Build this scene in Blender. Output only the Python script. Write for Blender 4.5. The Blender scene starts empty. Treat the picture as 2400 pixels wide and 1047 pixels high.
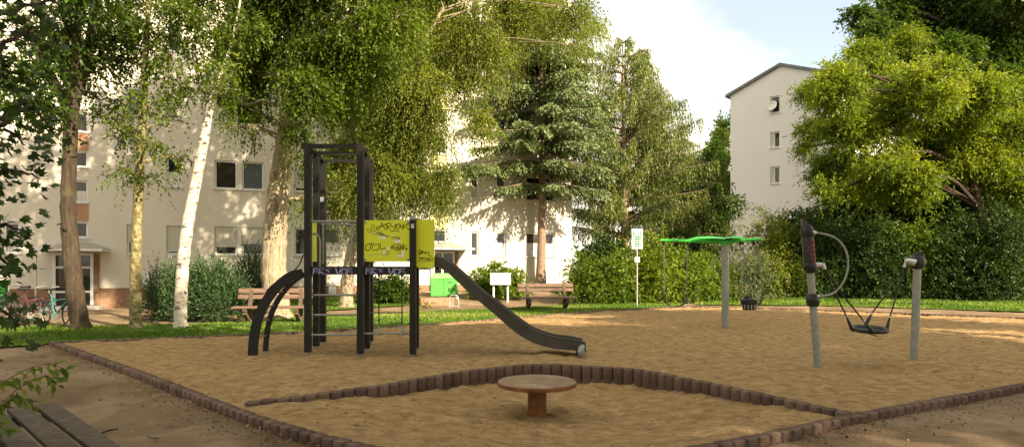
import bpy, math, random
import numpy as np
from mathutils import Vector, Matrix

random.seed(7); rng = np.random.default_rng(7)
S = bpy.context.scene
COL = S.collection
F, CX, HY, CH = 1550.0, 1200.0, 625.0, 1.5     # focal length and horizon in photo pixels, eye height

def at(px, py, Y):
    return Vector(((px - CX) / F * Y, Y, CH - (py - HY) / F * Y))
def gp(px, py, z=0.0):
    Y = (CH - z) * F / (py - HY)
    return Vector(((px - CX) / F * Y, Y, z))
def sst(a, b, x):
    t = np.clip((x - a) / (b - a), 0, 1); return t * t * (3 - 2 * t)

# ------------------------------------------------------------------ building line / terrain
BX0, BY0, BSL = 0.0, 33.65, 0.38                # wall plane  Y = 33.65 + .38 X
UX = Vector((1, BSL, 0)).normalized(); UN = Vector((UX.y, -UX.x, 0))   # outward normal (towards the camera)
CORNER = Vector((3.15, BY0 + BSL * 3.15, 0))
def u_of(px):
    k = (px - CX) / F; X = k * BY0 / (1 - BSL * k)
    return (X - CORNER.x) / UX.x
def wallp(u, z, out=0.0):
    p = CORNER + UX * u + UN * out; return Vector((p.x, p.y, z))
def gz(x, y):
    x = np.asarray(x, float); y = np.asarray(y, float)
    d = (BY0 + BSL * x - y) / math.hypot(1, BSL)
    base = -0.2 + 0.7 * sst(-17, 4, x)
    t = 1 - sst(0, 8, d)
    return base * t * (1 - sst(4, 9, x))
def g1(x, y): return float(gz(x, y))

# ------------------------------------------------------------------ noise
def _h(ix, iy, iz, s):
    n = (ix * 374761393 + iy * 668265263 + iz * 1274126177 + s * 974634777) & 0xffffffff
    n = ((n ^ (n >> 13)) * 1103515245) & 0xffffffff
    n = ((n ^ (n >> 16)) * 2654435761) & 0xffffffff
    return ((n ^ (n >> 15)) & 0xffffff) / float(0xffffff)
def vn(p, sc=1.0, s=0):
    p = np.asarray(p, float) * sc
    i = np.floor(p).astype(np.int64); f = p - i; f = f * f * (3 - 2 * f)
    r = 0
    for dx in (0, 1):
        for dy in (0, 1):
            for dz in (0, 1):
                w = (f[:, 0] if dx else 1 - f[:, 0]) * (f[:, 1] if dy else 1 - f[:, 1]) * (f[:, 2] if dz else 1 - f[:, 2])
                r = r + w * _h(i[:, 0] + dx, i[:, 1] + dy, i[:, 2] + dz, s)
    return r

# ------------------------------------------------------------------ materials
def newmat(name):
    m = bpy.data.materials.new(name); m.use_nodes = True
    nt = m.node_tree; nt.nodes.clear()
    return m, nt, nt.nodes, nt.links
def N(nt, t, **kw):
    n = nt.nodes.new(t)
    for k, v in kw.items():
        if k in n.inputs: n.inputs[k].default_value = v
        else: setattr(n, k, v)
    return n
def ramp(nt, stops):
    r = nt.nodes.new('ShaderNodeValToRGB'); e = r.color_ramp.elements
    while len(e) < len(stops): e.new(0.5)
    for el, (p, c) in zip(e, stops): el.position = p; el.color = (*c, 1)
    return r
def pm(name, stops, scale=5, rough=.7, bump=.0, bscale=None, metal=0, stretch=(1, 1, 1), detail=6, spec=.4, objrand=0, coord='Object', second=None, dist=0):
    m, nt, nd, ln = newmat(name)
    tc = N(nt, 'ShaderNodeTexCoord'); mp = N(nt, 'ShaderNodeMapping'); mp.inputs['Scale'].default_value = stretch
    ln.new(tc.outputs[coord], mp.inputs[0])
    nz = N(nt, 'ShaderNodeTexNoise', Scale=scale, Detail=detail, Roughness=.62, Distortion=dist)
    ln.new(mp.outputs[0], nz.inputs['Vector'])
    r = ramp(nt, stops); ln.new(nz.outputs['Fac'], r.inputs[0])
    col = r.outputs[0]
    if second:      # (scale, lo, hi, colour): blotches or streaks of a second colour
        sc, lo, hi, c, st = second
        mp2 = N(nt, 'ShaderNodeMapping'); mp2.inputs['Scale'].default_value = st
        ln.new(tc.outputs[coord], mp2.inputs[0])
        n2 = N(nt, 'ShaderNodeTexNoise', Scale=sc, Detail=8, Roughness=.7); ln.new(mp2.outputs[0], n2.inputs['Vector'])
        mr = N(nt, 'ShaderNodeMapRange'); mr.inputs['From Min'].default_value = lo; mr.inputs['From Max'].default_value = hi
        ln.new(n2.outputs['Fac'], mr.inputs['Value'])
        mx = N(nt, 'ShaderNodeMix', data_type='RGBA'); mx.inputs[7].default_value = (*c, 1)
        ln.new(mr.outputs[0], mx.inputs[0]); ln.new(col, mx.inputs[6]); col = mx.outputs[2]
    if objrand:
        oi = N(nt, 'ShaderNodeObjectInfo'); hs = N(nt, 'ShaderNodeHueSaturation')
        mr = N(nt, 'ShaderNodeMapRange'); mr.inputs['To Min'].default_value = 1 - objrand; mr.inputs['To Max'].default_value = 1 + objrand
        ln.new(oi.outputs['Random'], mr.inputs['Value']); ln.new(mr.outputs[0], hs.inputs['Value']); ln.new(col, hs.inputs['Color']); col = hs.outputs[0]
    b = N(nt, 'ShaderNodeBsdfPrincipled', Roughness=rough, Metallic=metal)
    b.inputs['Specular IOR Level'].default_value = spec
    ln.new(col, b.inputs['Base Color'])
    if bump:
        n3 = N(nt, 'ShaderNodeTexNoise', Scale=bscale or scale * 3, Detail=8, Roughness=.65); ln.new(mp.outputs[0], n3.inputs['Vector'])
        bp = N(nt, 'ShaderNodeBump', Strength=min(1, bump), Distance=.02 * max(1, bump)); ln.new(n3.outputs['Fac'], bp.inputs['Height']); ln.new(bp.outputs[0], b.inputs['Normal'])
    o = N(nt, 'ShaderNodeOutputMaterial'); ln.new(b.outputs[0], o.inputs[0])
    return m
def leafmat(name, stops, trans=.48, rough=.45, tcol=(1.25, 1.3, .55)):
    m, nt, nd, ln = newmat(name)
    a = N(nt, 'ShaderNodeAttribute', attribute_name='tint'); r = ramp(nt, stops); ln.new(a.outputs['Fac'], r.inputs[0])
    b = N(nt, 'ShaderNodeBsdfPrincipled', Roughness=rough); b.inputs['Specular IOR Level'].default_value = .3
    t = N(nt, 'ShaderNodeBsdfTranslucent')
    mu = N(nt, 'ShaderNodeMix', data_type='RGBA', blend_type='MULTIPLY'); mu.inputs[0].default_value = 1; mu.inputs[7].default_value = (*tcol, 1)
    ln.new(r.outputs[0], b.inputs['Base Color']); ln.new(r.outputs[0], mu.inputs[6]); ln.new(mu.outputs[2], t.inputs['Color'])
    mx = N(nt, 'ShaderNodeMixShader'); mx.inputs[0].default_value = trans
    ln.new(b.outputs[0], mx.inputs[1]); ln.new(t.outputs[0], mx.inputs[2])
    o = N(nt, 'ShaderNodeOutputMaterial'); ln.new(mx.outputs[0], o.inputs[0]); return m

M = {}
M['sand'] = pm('sand', [(.28, (.23, .145, .065)), (.5, (.345, .228, .108)), (.72, (.46, .32, .17))], 6, .95, 3, 11, spec=.1, second=(13, .54, .68, (.15, .088, .033), (.6, 1.2, 1)), detail=14)  # dark speckles, which also paint the shade of footprints into the colour
M['soil'] = pm('soil', [(.28, (.11, .073, .042)), (.5, (.195, .138, .084)), (.72, (.33, .25, .165))], .7, .95, 1.0, 14, spec=.1, second=(3.2, .56, .72, (.115, .065, .035), (1, 1, 1)), dist=.4)
M['turf'] = pm('turf', [(.3, (.05, .075, .015)), (.6, (.10, .15, .03)), (.8, (.17, .19, .06))], 2.5, .95, .8, 30, spec=.1)
M['grass'] = leafmat('grass_blades', [(0, (.05, .10, .012)), (.5, (.11, .20, .02)), (.85, (.22, .30, .04)), (1, (.33, .30, .12))], .35)
M['stucco'] = pm('stucco', [(.3, (.57, .525, .445)), (.7, (.65, .605, .52))], .5, .9, .35, 60, spec=.15, second=(2.5, .62, .85, (.41, .355, .29), (1, 1, .25)))
M['stucco_white'] = pm('stucco_white', [(.3, (.70, .68, .65)), (.7, (.77, .75, .72))], .3, .9, .2, 30, spec=.15, second=(1.6, .60, .9, (.64, .62, .58), (1, 1, .15)))
M['plinth'] = pm('plinth', [(.3, (.20, .115, .07)), (.7, (.31, .19, .12))], 2, .9, .5, 30, spec=.1, second=(5, .6, .8, (.38, .29, .20), (1, 1, 1)))
M['frame'] = pm('frame', [(.3, (.62, .62, .60)), (.7, (.74, .74, .72))], 3, .45)
M['sill'] = pm('sill', [(.3, (.50, .49, .47)), (.7, (.62, .61, .58))], 3, .6)
M['blind'] = pm('blind', [(.35, (.42, .41, .33)), (.65, (.50, .48, .40))], 12, .7, .6, 2, stretch=(.2, .2, 14))
M['curtain'] = pm('curtain', [(.35, (.45, .42, .38)), (.65, (.75, .72, .68))], 6, .85, stretch=(5, 5, .15))
M['orange'] = pm('spandrel_orange', [(.3, (.36, .19, .11)), (.7, (.44, .25, .15))], 2, .85, .2, 40)
M['yellow'] = pm('spandrel_yellow', [(.3, (.62, .55, .26)), (.7, (.72, .64, .34))], 2, .85, .2, 40)
M['roof'] = pm('roof', [(.3, (.12, .13, .13)), (.7, (.20, .21, .21))], 2, .7)
M['tin'] = pm('canopy_tin', [(.3, (.26, .24, .20)), (.7, (.36, .33, .28))], 3, .6)
def glassmat():
    m, nt, nd, ln = newmat('window_glass')
    oi = N(nt, 'ShaderNodeObjectInfo'); r = ramp(nt, [(0, (.010, .012, .012)), (.6, (.025, .02, .018)), (.8, (.05, .045, .045)), (1, (.10, .12, .13))]); ln.new(oi.outputs['Random'], r.inputs[0])
    tc = N(nt, 'ShaderNodeTexCoord'); nz = N(nt, 'ShaderNodeTexNoise', Scale=.8, Detail=2); ln.new(tc.outputs['Object'], nz.inputs['Vector'])
    bp = N(nt, 'ShaderNodeBump', Strength=.08, Distance=.05); ln.new(nz.outputs['Fac'], bp.inputs['Height'])
    b = N(nt, 'ShaderNodeBsdfPrincipled', Roughness=.04); ln.new(r.outputs[0], b.inputs['Base Color']); ln.new(bp.outputs[0], b.inputs['Normal'])
    b.inputs['Specular IOR Level'].default_value = .6
    o = N(nt, 'ShaderNodeOutputMaterial'); ln.new(b.outputs[0], o.inputs[0]); return m
M['glass'] = glassmat()
M['black_metal'] = pm('black_brown_metal', [(.3, (.008, .007, .006)), (.7, (.016, .0135, .0115))], 6, .5, .15, 50, spec=.3, second=(9, .66, .85, (.10, .085, .07), (1, 1, .3)))
M['slide'] = pm('slide_plastic', [(.3, (.030, .027, .021)), (.7, (.058, .052, .041))], 3, .5, .1, 30, second=(6, .6, .8, (.12, .10, .08), (1, 1, 1)))
M['steel'] = pm('galvanised_steel', [(.3, (.19, .205, .185)), (.7, (.32, .335, .30))], 14, .45, .1, 60, metal=.4, second=(4, .58, .8, (.22, .21, .18), (1, 1, .4)))
M['steel_light'] = pm('light_steel', [(.3, (.42, .42, .40)), (.7, (.58, .58, .56))], 14, .35, metal=.5)
M['rubber'] = pm('black_rubber', [(.3, (.010, .010, .011)), (.7, (.026, .026, .028))], 6, .38, .2, 40)
M['rope'] = pm('black_rope', [(.3, (.012, .011, .012)), (.7, (.04, .03, .032))], 60, .85)
M['chain'] = pm('chain_steel', [(.3, (.16, .16, .15)), (.7, (.36, .36, .34))], 80, .5, metal=.6)
M['lime'] = pm('lime_board', [(.3, (.58, .64, .016)), (.7, (.66, .72, .03))], 3, .5, .05, 30, second=(7, .60, .78, (.46, .47, .20), (1, 1, 1)))
M['ink'] = pm('black_marker', [(.3, (.008, .008, .006)), (.7, (.02, .02, .012))], 8, .6)
M['white'] = pm('white_paint', [(.3, (.66, .67, .60)), (.7, (.78, .79, .72))], 9, .6)
M['greyink'] = pm('faded_grey_spray', [(.3, (.34, .35, .18)), (.7, (.42, .43, .26))], 9, .8)
M['purple'] = pm('lavender_spray', [(.3, (.30, .28, .55)), (.7, (.48, .46, .78))], 9, .7)
M['redpaint'] = pm('red_spray', [(.3, (.16, .012, .01)), (.7, (.30, .025, .018))], 9, .7)
M['green_metal'] = pm('green_enamel', [(.3, (.045, .40, .05)), (.7, (.07, .54, .07))], 4, .35, .05, 30, second=(7, .66, .85, (.05, .20, .04), (1, 1, 1)))
M['bin_green'] = pm('bin_green', [(.3, (.09, .36, .07)), (.7, (.13, .47, .10))], 2, .55)
M['bin_lid'] = pm('bin_lid', [(.3, (.16, .47, .12)), (.7, (.22, .58, .17))], 2, .55)
M['dumpster'] = pm('dumpster_green', [(.3, (.02, .20, .05)), (.7, (.04, .30, .07))], 2, .5)
M['wood'] = pm('weathered_wood', [(.3, (.11, .068, .045)), (.55, (.175, .112, .078)), (.75, (.26, .18, .13))], 5, .8, .7, 20, stretch=(.5, 6, 6))
M['wood_grey'] = pm('grey_wood', [(.3, (.055, .038, .024)), (.55, (.10, .072, .048)), (.75, (.17, .125, .09))], 5, .8, .8, 20, stretch=(3, 3, 3))
M['table_wood'] = pm('table_board', [(.3, (.16, .10, .055)), (.55, (.26, .175, .105)), (.75, (.35, .25, .16))], 4, .65, .3, 25, second=(5, .55, .75, (.40, .30, .20), (1, 1, 1)))
M['rust'] = pm('rusty_steel', [(.3, (.09, .035, .015)), (.55, (.20, .07, .02)), (.75, (.33, .12, .03))], 6, .8, .5, 40)
M['concrete_block'] = pm('brown_concrete', [(.3, (.075, .046, .034)), (.5, (.125, .08, .06)), (.75, (.20, .145, .115))], 7, .9, .9, 45, objrand=.28, spec=.15, second=(10, .60, .80, (.29, .22, .16), (1, 1, 1)))
M['concrete'] = pm('grey_concrete', [(.3, (.26, .24, .20)), (.7, (.40, .37, .32))], 6, .9, .5, 40)
M['brick'] = pm('low_brick', [(.3, (.26, .12, .07)), (.7, (.42, .24, .15))], 8, .9, .6, 30)
M['paving'] = pm('paving', [(.3, (.24, .19, .15)), (.7, (.36, .30, .25))], 3, .9, .5, 30)
M['bark_dark'] = pm('bark_dark', [(.3, (.028, .019, .012)), (.55, (.06, .041, .026)), (.75, (.11, .08, .052))], 6, .9, 2.5, 10, stretch=(2.5, 2.5, .5), second=(3, .55, .7, (.10, .10, .04), (1, 1, .6)))
M['bark_moss'] = pm('bark_moss', [(.3, (.09, .075, .03)), (.5, (.20, .17, .07)), (.7, (.38, .34, .20))], 7, .9, 2, 12, stretch=(1.2, 1.2, 1), second=(9, .52, .62, (.05, .035, .02), (1, 1, 1.5)))
M['bark_birch'] = pm('bark_birch', [(.3, (.30, .24, .18)), (.45, (.60, .52, .42)), (.7, (.74, .68, .60))], 6, .8, 2.0, 14, stretch=(1, 1, 2.2), second=(4.2, .54, .60, (.05, .035, .025), (1, 1, 2.4)))
M['bark_grey'] = pm('bark_grey', [(.3, (.17, .13, .08)), (.55, (.36, .30, .20)), (.75, (.50, .44, .32))], 5, .9, 2.2, 9, stretch=(3, 3, .45), second=(2.2, .56, .68, (.12, .08, .04), (1, 1, .7)))
M['bark_conifer'] = pm('bark_conifer', [(.3, (.14, .09, .06)), (.55, (.28, .20, .14)), (.75, (.40, .31, .22))], 9, .9, 2, 14, stretch=(1.6, 1.6, 1.1))
M['twig'] = pm('twig_bark', [(.3, (.12, .08, .04)), (.7, (.26, .19, .10))], 6, .9)
LV = lambda n, a, b, c, d, **k: leafmat(n, [(0, a), (.4, b), (.75, c), (1, d)], **k)
M['leaf_dark'] = LV('leaf_dark', (.028, .055, .008), (.055, .100, .012), (.090, .155, .018), (.15, .22, .03))
M['leaf_mid'] = LV('leaf_mid', (.050, .085, .010), (.10, .16, .016), (.16, .23, .026), (.25, .31, .045))
M['leaf_hedge'] = LV('leaf_hedge', (.018, .040, .009), (.038, .072, .015), (.068, .118, .026), (.13, .19, .045), trans=.32)
M['leaf_shade'] = LV('leaf_shade', (.045, .075, .008), (.088, .135, .012), (.145, .20, .020), (.25, .30, .035))
M['leaf_olive'] = LV('leaf_olive', (.075, .10, .013), (.15, .185, .024), (.24, .275, .040), (.38, .38, .085))
M['leaf_yellow'] = LV('leaf_yellow', (.075, .12, .012), (.165, .22, .018), (.28, .325, .028), (.43, .42, .06))
M['needle_blue'] = LV('needle_blue', (.065, .095, .035), (.13, .175, .07), (.21, .26, .115), (.33, .37, .19), trans=.25)
M['needle_brown'] = LV('needle_brown', (.055, .085, .016), (.115, .155, .03), (.19, .225, .05), (.31, .27, .10), trans=.3)
M['juniper'] = LV('juniper', (.025, .050, .022), (.050, .095, .036), (.085, .145, .055), (.13, .19, .08), trans=.12)
M['leaf_pale'] = LV('leaf_pale', (.08, .105, .045), (.15, .18, .08), (.24, .27, .14), (.36, .37, .24))
M['litter'] = leafmat('dry_leaves', [(0, (.055, .03, .015)), (.5, (.15, .075, .03)), (1, (.32, .22, .10))], .1)

# ------------------------------------------------------------------ object helpers
def tag(o, label=None, cat=None, group=None, kind=None):
    if label: o['label'] = label
    if cat: o['category'] = cat
    if group: o['group'] = group
    if kind: o['kind'] = kind
    return o
def empty(name, loc, label, cat, group=None):
    o = bpy.data.objects.new(name, None); COL.objects.link(o); o.location = loc; o.empty_display_size = .2
    return tag(o, label, cat, group)
def woff(p):
    v = Vector((0, 0, 0))
    while p is not None: v += Vector(p.location); p = p.parent
    return v
def copy_tree(o, parent=None):
    c = o.copy(); COL.objects.link(c); c.parent = parent
    for ch in list(o.children): copy_tree(ch, c)
    return c

class MB:
    def __init__(s): s.v = []; s.f = []
    def add(s, vs, fs):
        k = len(s.v); s.v += [Vector(v) for v in vs]; s.f += [tuple(i + k for i in f) for f in fs]; return s
    def box(s, c, d, rz=0, R=None, bev=0):
        c = Vector(c); R = R or Matrix.Rotation(rz, 3, 'Z'); hx, hy, hz = d[0] / 2, d[1] / 2, d[2] / 2
        if bev <= 0:
            vs = [c + R @ Vector((x * hx, y * hy, z * hz)) for z in (-1, 1) for x, y in ((-1, -1), (1, -1), (1, 1), (-1, 1))]
            return s.add(vs, [(3, 2, 1, 0), (4, 5, 6, 7), (0, 1, 5, 4), (1, 2, 6, 5), (2, 3, 7, 6), (3, 0, 4, 7)])
        b = min(bev, hx * .9, hy * .9, hz * .9); vs = []; rings = []
        for z, ins in ((-hz, b), (-hz + b, 0), (hz - b, 0), (hz, b)):
            ring = []
            for x, y in ((-1, -1), (1, -1), (1, 1), (-1, 1)):
                # chamfered corner: two vertices
                if x * y > 0: pr = [(x * (hx - ins), y * (hy - b - ins * .0)), (x * (hx - b), y * (hy - ins))]
                else: pr = [(x * (hx - b), y * (hy - ins)), (x * (hx - ins), y * (hy - b))]
                for q in pr: ring.append(len(vs)); vs.append(c + R @ Vector((q[0], q[1], z)))
            rings.append(ring)
        fs = [tuple(reversed(rings[0])), tuple(rings[3])]
        for a, bb in zip(rings, rings[1:]):
            n = len(a)
            fs += [(a[i], a[(i + 1) % n], bb[(i + 1) % n], bb[i]) for i in range(n)]
        return s.add(vs, fs)
    def beam(s, a, b, w, h, up=(0, 0, 1), bev=0):
        a = Vector(a); b = Vector(b); d = (b - a); L = d.length; x = d.normalized(); up = Vector(up)
        if abs(x.dot(up)) > .98: up = Vector((0, 1, 0))
        y = up.cross(x).normalized(); z = x.cross(y)
        R = Matrix((x, y, z)).transposed()
        return s.box((a + b) / 2, (L, w, h), R=R, bev=bev)
    def tube(s, pts, r, n=8, cap=True):
        pts = [Vector(p) for p in pts]; m = len(pts)
        rs = [r] * m if np.isscalar(r) else list(r)
        if len(rs) != m: rs = list(np.interp(np.linspace(0, 1, m), np.linspace(0, 1, len(rs)), rs))
        t0 = (pts[1] - pts[0]).normalized(); ref = Vector((0, 0, 1)) if abs(t0.z) < .9 else Vector((1, 0, 0))
        nrm = t0.cross(ref).normalized(); vs = []; fs = []
        for i, p in enumerate(pts):
            t = (pts[min(i + 1, m - 1)] - pts[max(i - 1, 0)])
            t = t.normalized() if t.length > 1e-9 else t0
            nrm = nrm - t * nrm.dot(t); nrm.normalize(); bn = t.cross(nrm)
            for k in range(n):
                a = 2 * math.pi * k / n; vs.append(p + (nrm * math.cos(a) + bn * math.sin(a)) * rs[i])
        for i in range(m - 1):
            for k in range(n):
                k2 = (k + 1) % n; fs.append((i * n + k, i * n + k2, (i + 1) * n + k2, (i + 1) * n + k))
        if cap: fs += [tuple(reversed(range(n))), tuple(range((m - 1) * n, m * n))]
        return s.add(vs, fs)
    def lathe(s, c, prof, n=24, axis=(0, 0, 1), sx=1, sy=1):
        c = Vector(c); z = Vector(axis).normalized(); x = z.orthogonal().normalized() if abs(z.z) < .99 else Vector((1, 0, 0)); y = z.cross(x)
        vs = []; fs = []
        for (r, h) in prof:
            for k in range(n):
                a = 2 * math.pi * k / n; vs.append(c + x * (r * math.cos(a) * sx) + y * (r * math.sin(a) * sy) + z * h)
        for i in range(len(prof) - 1):
            for k in range(n):
                k2 = (k + 1) % n; fs.append((i * n + k, i * n + k2, (i + 1) * n + k2, (i + 1) * n + k))
        fs += [tuple(reversed(range(n))), tuple(range((len(prof) - 1) * n, len(prof) * n))]
        return s.add(vs, fs)
    def sphere(s, c, r, sz=1, n=16):
        return s.lathe(c, [(max(.001, r * math.cos(a)), r * sz * math.sin(a)) for a in np.linspace(-math.pi / 2, math.pi / 2, 11)], n)
    def prism(s, outline, vec):
        o = [Vector(p) for p in outline]; n = len(o); vec = Vector(vec)
        return s.add(o + [p + vec for p in o], [tuple(range(n)), tuple(reversed(range(n, 2 * n)))] + [(i, (i + 1) % n, n + (i + 1) % n, n + i)[::-1] for i in range(n)])
    def build(s, name, m, parent=None, smooth=False, loc=None):
        off = woff(parent) if parent else Vector(loc or (0, 0, 0))
        me = bpy.data.meshes.new(name); me.from_pydata([v - off for v in s.v], [], s.f); me.update()
        o = bpy.data.objects.new(name, me); COL.objects.link(o)
        if parent: o.parent = parent
        else: o.location = off
        if m: me.materials.append(m)
        if smooth:
            me.polygons.foreach_set('use_smooth', [True] * len(me.polygons))
            me.set_sharp_from_angle(angle=math.radians(40))
        return o

def npmesh(name, V, Fc, m, parent=None, tint=None, smooth=False, loc=None):
    V = np.asarray(V, float); off = woff(parent) if parent else Vector(loc or (0, 0, 0))
    V = V - np.array(off)
    me = bpy.data.meshes.new(name); k = Fc.shape[1]
    me.vertices.add(len(V)); me.vertices.foreach_set('co', V.astype(np.float32).ravel())
    me.loops.add(Fc.size); me.loops.foreach_set('vertex_index', Fc.astype(np.int32).ravel())
    me.polygons.add(len(Fc)); me.polygons.foreach_set('loop_start', (np.arange(len(Fc)) * k).astype(np.int32))
    me.update(calc_edges=True)
    if tint is not None:
        a = me.attributes.new('tint', 'FLOAT', 'POINT'); a.data.foreach_set('value', np.asarray(tint, np.float32))
    if smooth: me.polygons.foreach_set('use_smooth', [True] * len(me.polygons))
    me.materials.append(m)
    o = bpy.data.objects.new(name, me); COL.objects.link(o)
    if parent: o.parent = parent
    else: o.location = off
    return o

def smooth_path(pts, k=5):
    P = [Vector(p) for p in pts]; out = []
    for i in range(len(P) - 1):
        p0 = P[max(i - 1, 0)]; p1 = P[i]; p2 = P[i + 1]; p3 = P[min(i + 2, len(P) - 1)]
        for j in range(k):
            t = j / k
            out.append(.5 * ((2 * p1) + (p2 - p0) * t + (2 * p0 - 5 * p1 + 4 * p2 - p3) * t * t + (3 * p1 - p0 - 3 * p2 + p3) * t ** 3))
    out.append(P[-1]); return out

# ------------------------------------------------------------------ foliage
def unit(a): return a / np.maximum(1e-9, np.linalg.norm(a, axis=1, keepdims=True))
RH = (np.array([(0, 0, 0), (.42, .5, .10), (1, 0, -.05), (.42, -.5, .10)]), [(0, 1, 2, 3)])
def leaf_arrays(pos, d, nrm, L, W, tint):
    d = unit(d); nrm = nrm - d * (nrm * d).sum(1, keepdims=True); nrm = unit(nrm); sd = np.cross(d, nrm)
    T = RH[0]; n = len(pos)
    V = pos[:, None, :] + d[:, None, :] * (T[None, :, 0, None] * L[:, None, None]) + sd[:, None, :] * (T[None, :, 1, None] * W[:, None, None]) + nrm[:, None, :] * (T[None, :, 2, None] * L[:, None, None])
    return V.reshape(-1, 3), (np.arange(n)[:, None] * 4 + np.arange(4)[None, :]), np.repeat(tint, 4)
def spray(p0, d, L, droop, nl, ll, lw, spread=.8, upn=.6, tb=None, hang=.0):
    """twigs starting at p0, direction d, length L; nl leaves along each"""
    n = len(p0); t = (np.arange(nl)[None, :] + rng.random((n, nl))) / nl
    d = unit(d)
    P = p0[:, None, :] + d[:, None, :] * (L[:, None] * t)[..., None]
    P[..., 2] -= droop[:, None] * t ** 2 * L[:, None]
    dd = d[:, None, :] + rng.normal(0, spread, (n, nl, 3)); dd[..., 2] -= hang + droop[:, None] * t
    nn = rng.normal(0, .6, (n, nl, 3)); nn[..., 2] += upn
    s = rng.uniform(.5, 1.45, (n, nl))
    tint = np.clip((tb[:, None] if tb is not None else .5) + rng.normal(0, .16, (n, nl)), 0, 1)
    return leaf_arrays(P.reshape(-1, 3), dd.reshape(-1, 3), nn.reshape(-1, 3), (ll * s).ravel(), (lw * s).ravel(), tint.ravel())
def merge(parts):
    Vs, Fs, Ts = [], [], []; k = 0
    for v, f, t in parts: Vs.append(v); Fs.append(f + k); Ts.append(t); k += len(v)
    return np.concatenate(Vs), np.concatenate(Fs), np.concatenate(Ts)
def blob_twigs(blobs, dens, L=.5, droop=.4, nl=9, ll=.1, lw=.055, gap=.42, gsc=1.1, shell=.45, hang=.1, spread=.8, upn=.6, seed=1, up=0.0):
    parts = []
    for (c, r) in blobs:
        c = np.array(c, float); r = np.array(r, float)
        n = int(dens * (r[0] * r[1] * r[2]) ** (2 / 3) * 10)
        if n < 3: n = 3
        q = unit(rng.normal(size=(n, 3))); rad = shell + (1 - shell) * rng.random(n) ** .6
        # lumpy outline
        lump = .72 + .5 * vn(q * 2.3 + c, 1.0, seed + 3)
        p = c + q * r * (rad * lump)[:, None]
        keep = vn(p, gsc, seed) + .25 * rng.random(n) > gap
        p = p[keep]; q = q[keep]
        if len(p) == 0: continue
        d = q + rng.normal(0, .45, q.shape); d[:, 2] += up
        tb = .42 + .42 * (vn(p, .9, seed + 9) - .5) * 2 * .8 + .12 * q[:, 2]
        parts.append(spray(p, d, L * rng.uniform(.5, 1.3, len(p)), droop * rng.uniform(.5, 1.4, len(p)), nl, ll, lw, spread, upn, tb, hang))
    return merge(parts)
def B(px, py, r, Y, sx=1, sz=1, sy=1.0):
    p = at(px, py, Y); R = r * Y / F
    return ((p.x, p.y, p.z), (R * sx, R * sy, R * sz))
def limb(mb, pts, r0, r1, n=8, k=4, wob=.0):
    P = smooth_path(pts, k)
    if wob: P = [P[0]] + [p + Vector(rng.normal(0, wob, 3)) for p in P[1:-1]] + [P[-1]]
    mb.tube(P, list(np.linspace(r0, r1, len(P))), n)
def trunk_branches(mb, trunk_pts, blobs, r, n_sub=5, fr=.45):
    T = smooth_path(trunk_pts, 6)
    for (c, rr) in blobs:
        c = Vector(c)
        # leave the trunk below the blob
        best = min(T, key=lambda p: (p - c).length + (3 if p.z > c.z - .2 else 0) + max(0, (c.z - p.z) * .2))
        mid = best.lerp(c, .5) + Vector((0, 0, .12 * (c - best).length))
        L = (c - best).length
        r0 = min(r * fr, .02 + .022 * L)
        limb(mb, [best, mid, c], r0, r0 * .4, 6, 4, .01)
        for k in range(n_sub):
            q = Vector(unit(rng.normal(size=(1, 3)))[0]); q.z = abs(q.z) * .5 + q.z * .3
            e = c + Vector((q.x * rr[0], q.y * rr[1], q.z * rr[2])) * .85
            st = mid.lerp(c, random.uniform(.2, 1))
            m2 = st.lerp(e, .5) + Vector((0, 0, .06))
            limb(mb, [st, m2, e], r0 * .35, .006, 5, 3, .01)
def clumps(blobs, k, fr=.45, flat=.55, seed=0, vert=0.0):
    r = np.random.default_rng(seed + 100); out = []
    for (c, q) in blobs:
        c = np.array(c); q = np.array(q)
        for i in range(k):
            d = r.normal(size=3); d /= np.linalg.norm(d); rad = r.uniform(.35, .95); f = fr * r.uniform(.6, 1.35)
            cc = c + d * q * rad - np.array([0, 0, vert * q[2] * r.random()])
            m = (q[0] + q[1] + q[2]) / 3
            out.append((tuple(cc), (m * f * r.uniform(.8, 1.3), m * f, m * f * flat * r.uniform(.8, 1.2))))
    return out
def tree(name, label, cat, base, trunk_pts, radii, blobs, bark, leaf, dens, group=None, n_sub=6, flare=1.35, fr=.45, ck=9, cf=.42, flat=.6, cv=0.0, high=None, **kw):
    root = empty(name, base, label, cat, group)
    mb = MB(); P = smooth_path(trunk_pts, 6); rs = list(np.interp(np.linspace(0, 1, len(P)), np.linspace(0, 1, len(radii)), radii))
    P2 = []; R2 = []
    for i, (p, r) in enumerate(zip(P, rs)):
        P2.append(p); R2.append(r * (1 + .05 * math.sin(i * 2.1) + random.uniform(-.03, .03)))
    R2[0] *= flare; R2[1] *= 1 + (flare - 1) * .35
    P2[0] = P2[0] - Vector((0, 0, .1))
    mb.tube(P2, R2, 14)
    trunk_branches(mb, trunk_pts, blobs, radii[-1] * 1.6, n_sub, fr)
    mb.build('trunk', bark, root, smooth=True)
    V, Fc, T = blob_twigs(clumps(blobs, ck, cf, flat, kw.get('seed', 1), cv), dens, **kw)
    if high:
        k2 = dict(kw); k2['ll'] = .17; k2['lw'] = .11; k2['nl'] = 8; k2['gap'] = .55; k2['gsc'] = .75; k2['shell'] = .2
        V2, F2, T2 = blob_twigs(clumps(high, 9, .31, .7, 5), 14, **k2)
        V, Fc, T = merge([(V, Fc, T), (V2, F2, T2)])
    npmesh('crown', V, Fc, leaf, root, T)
    return root

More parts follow.
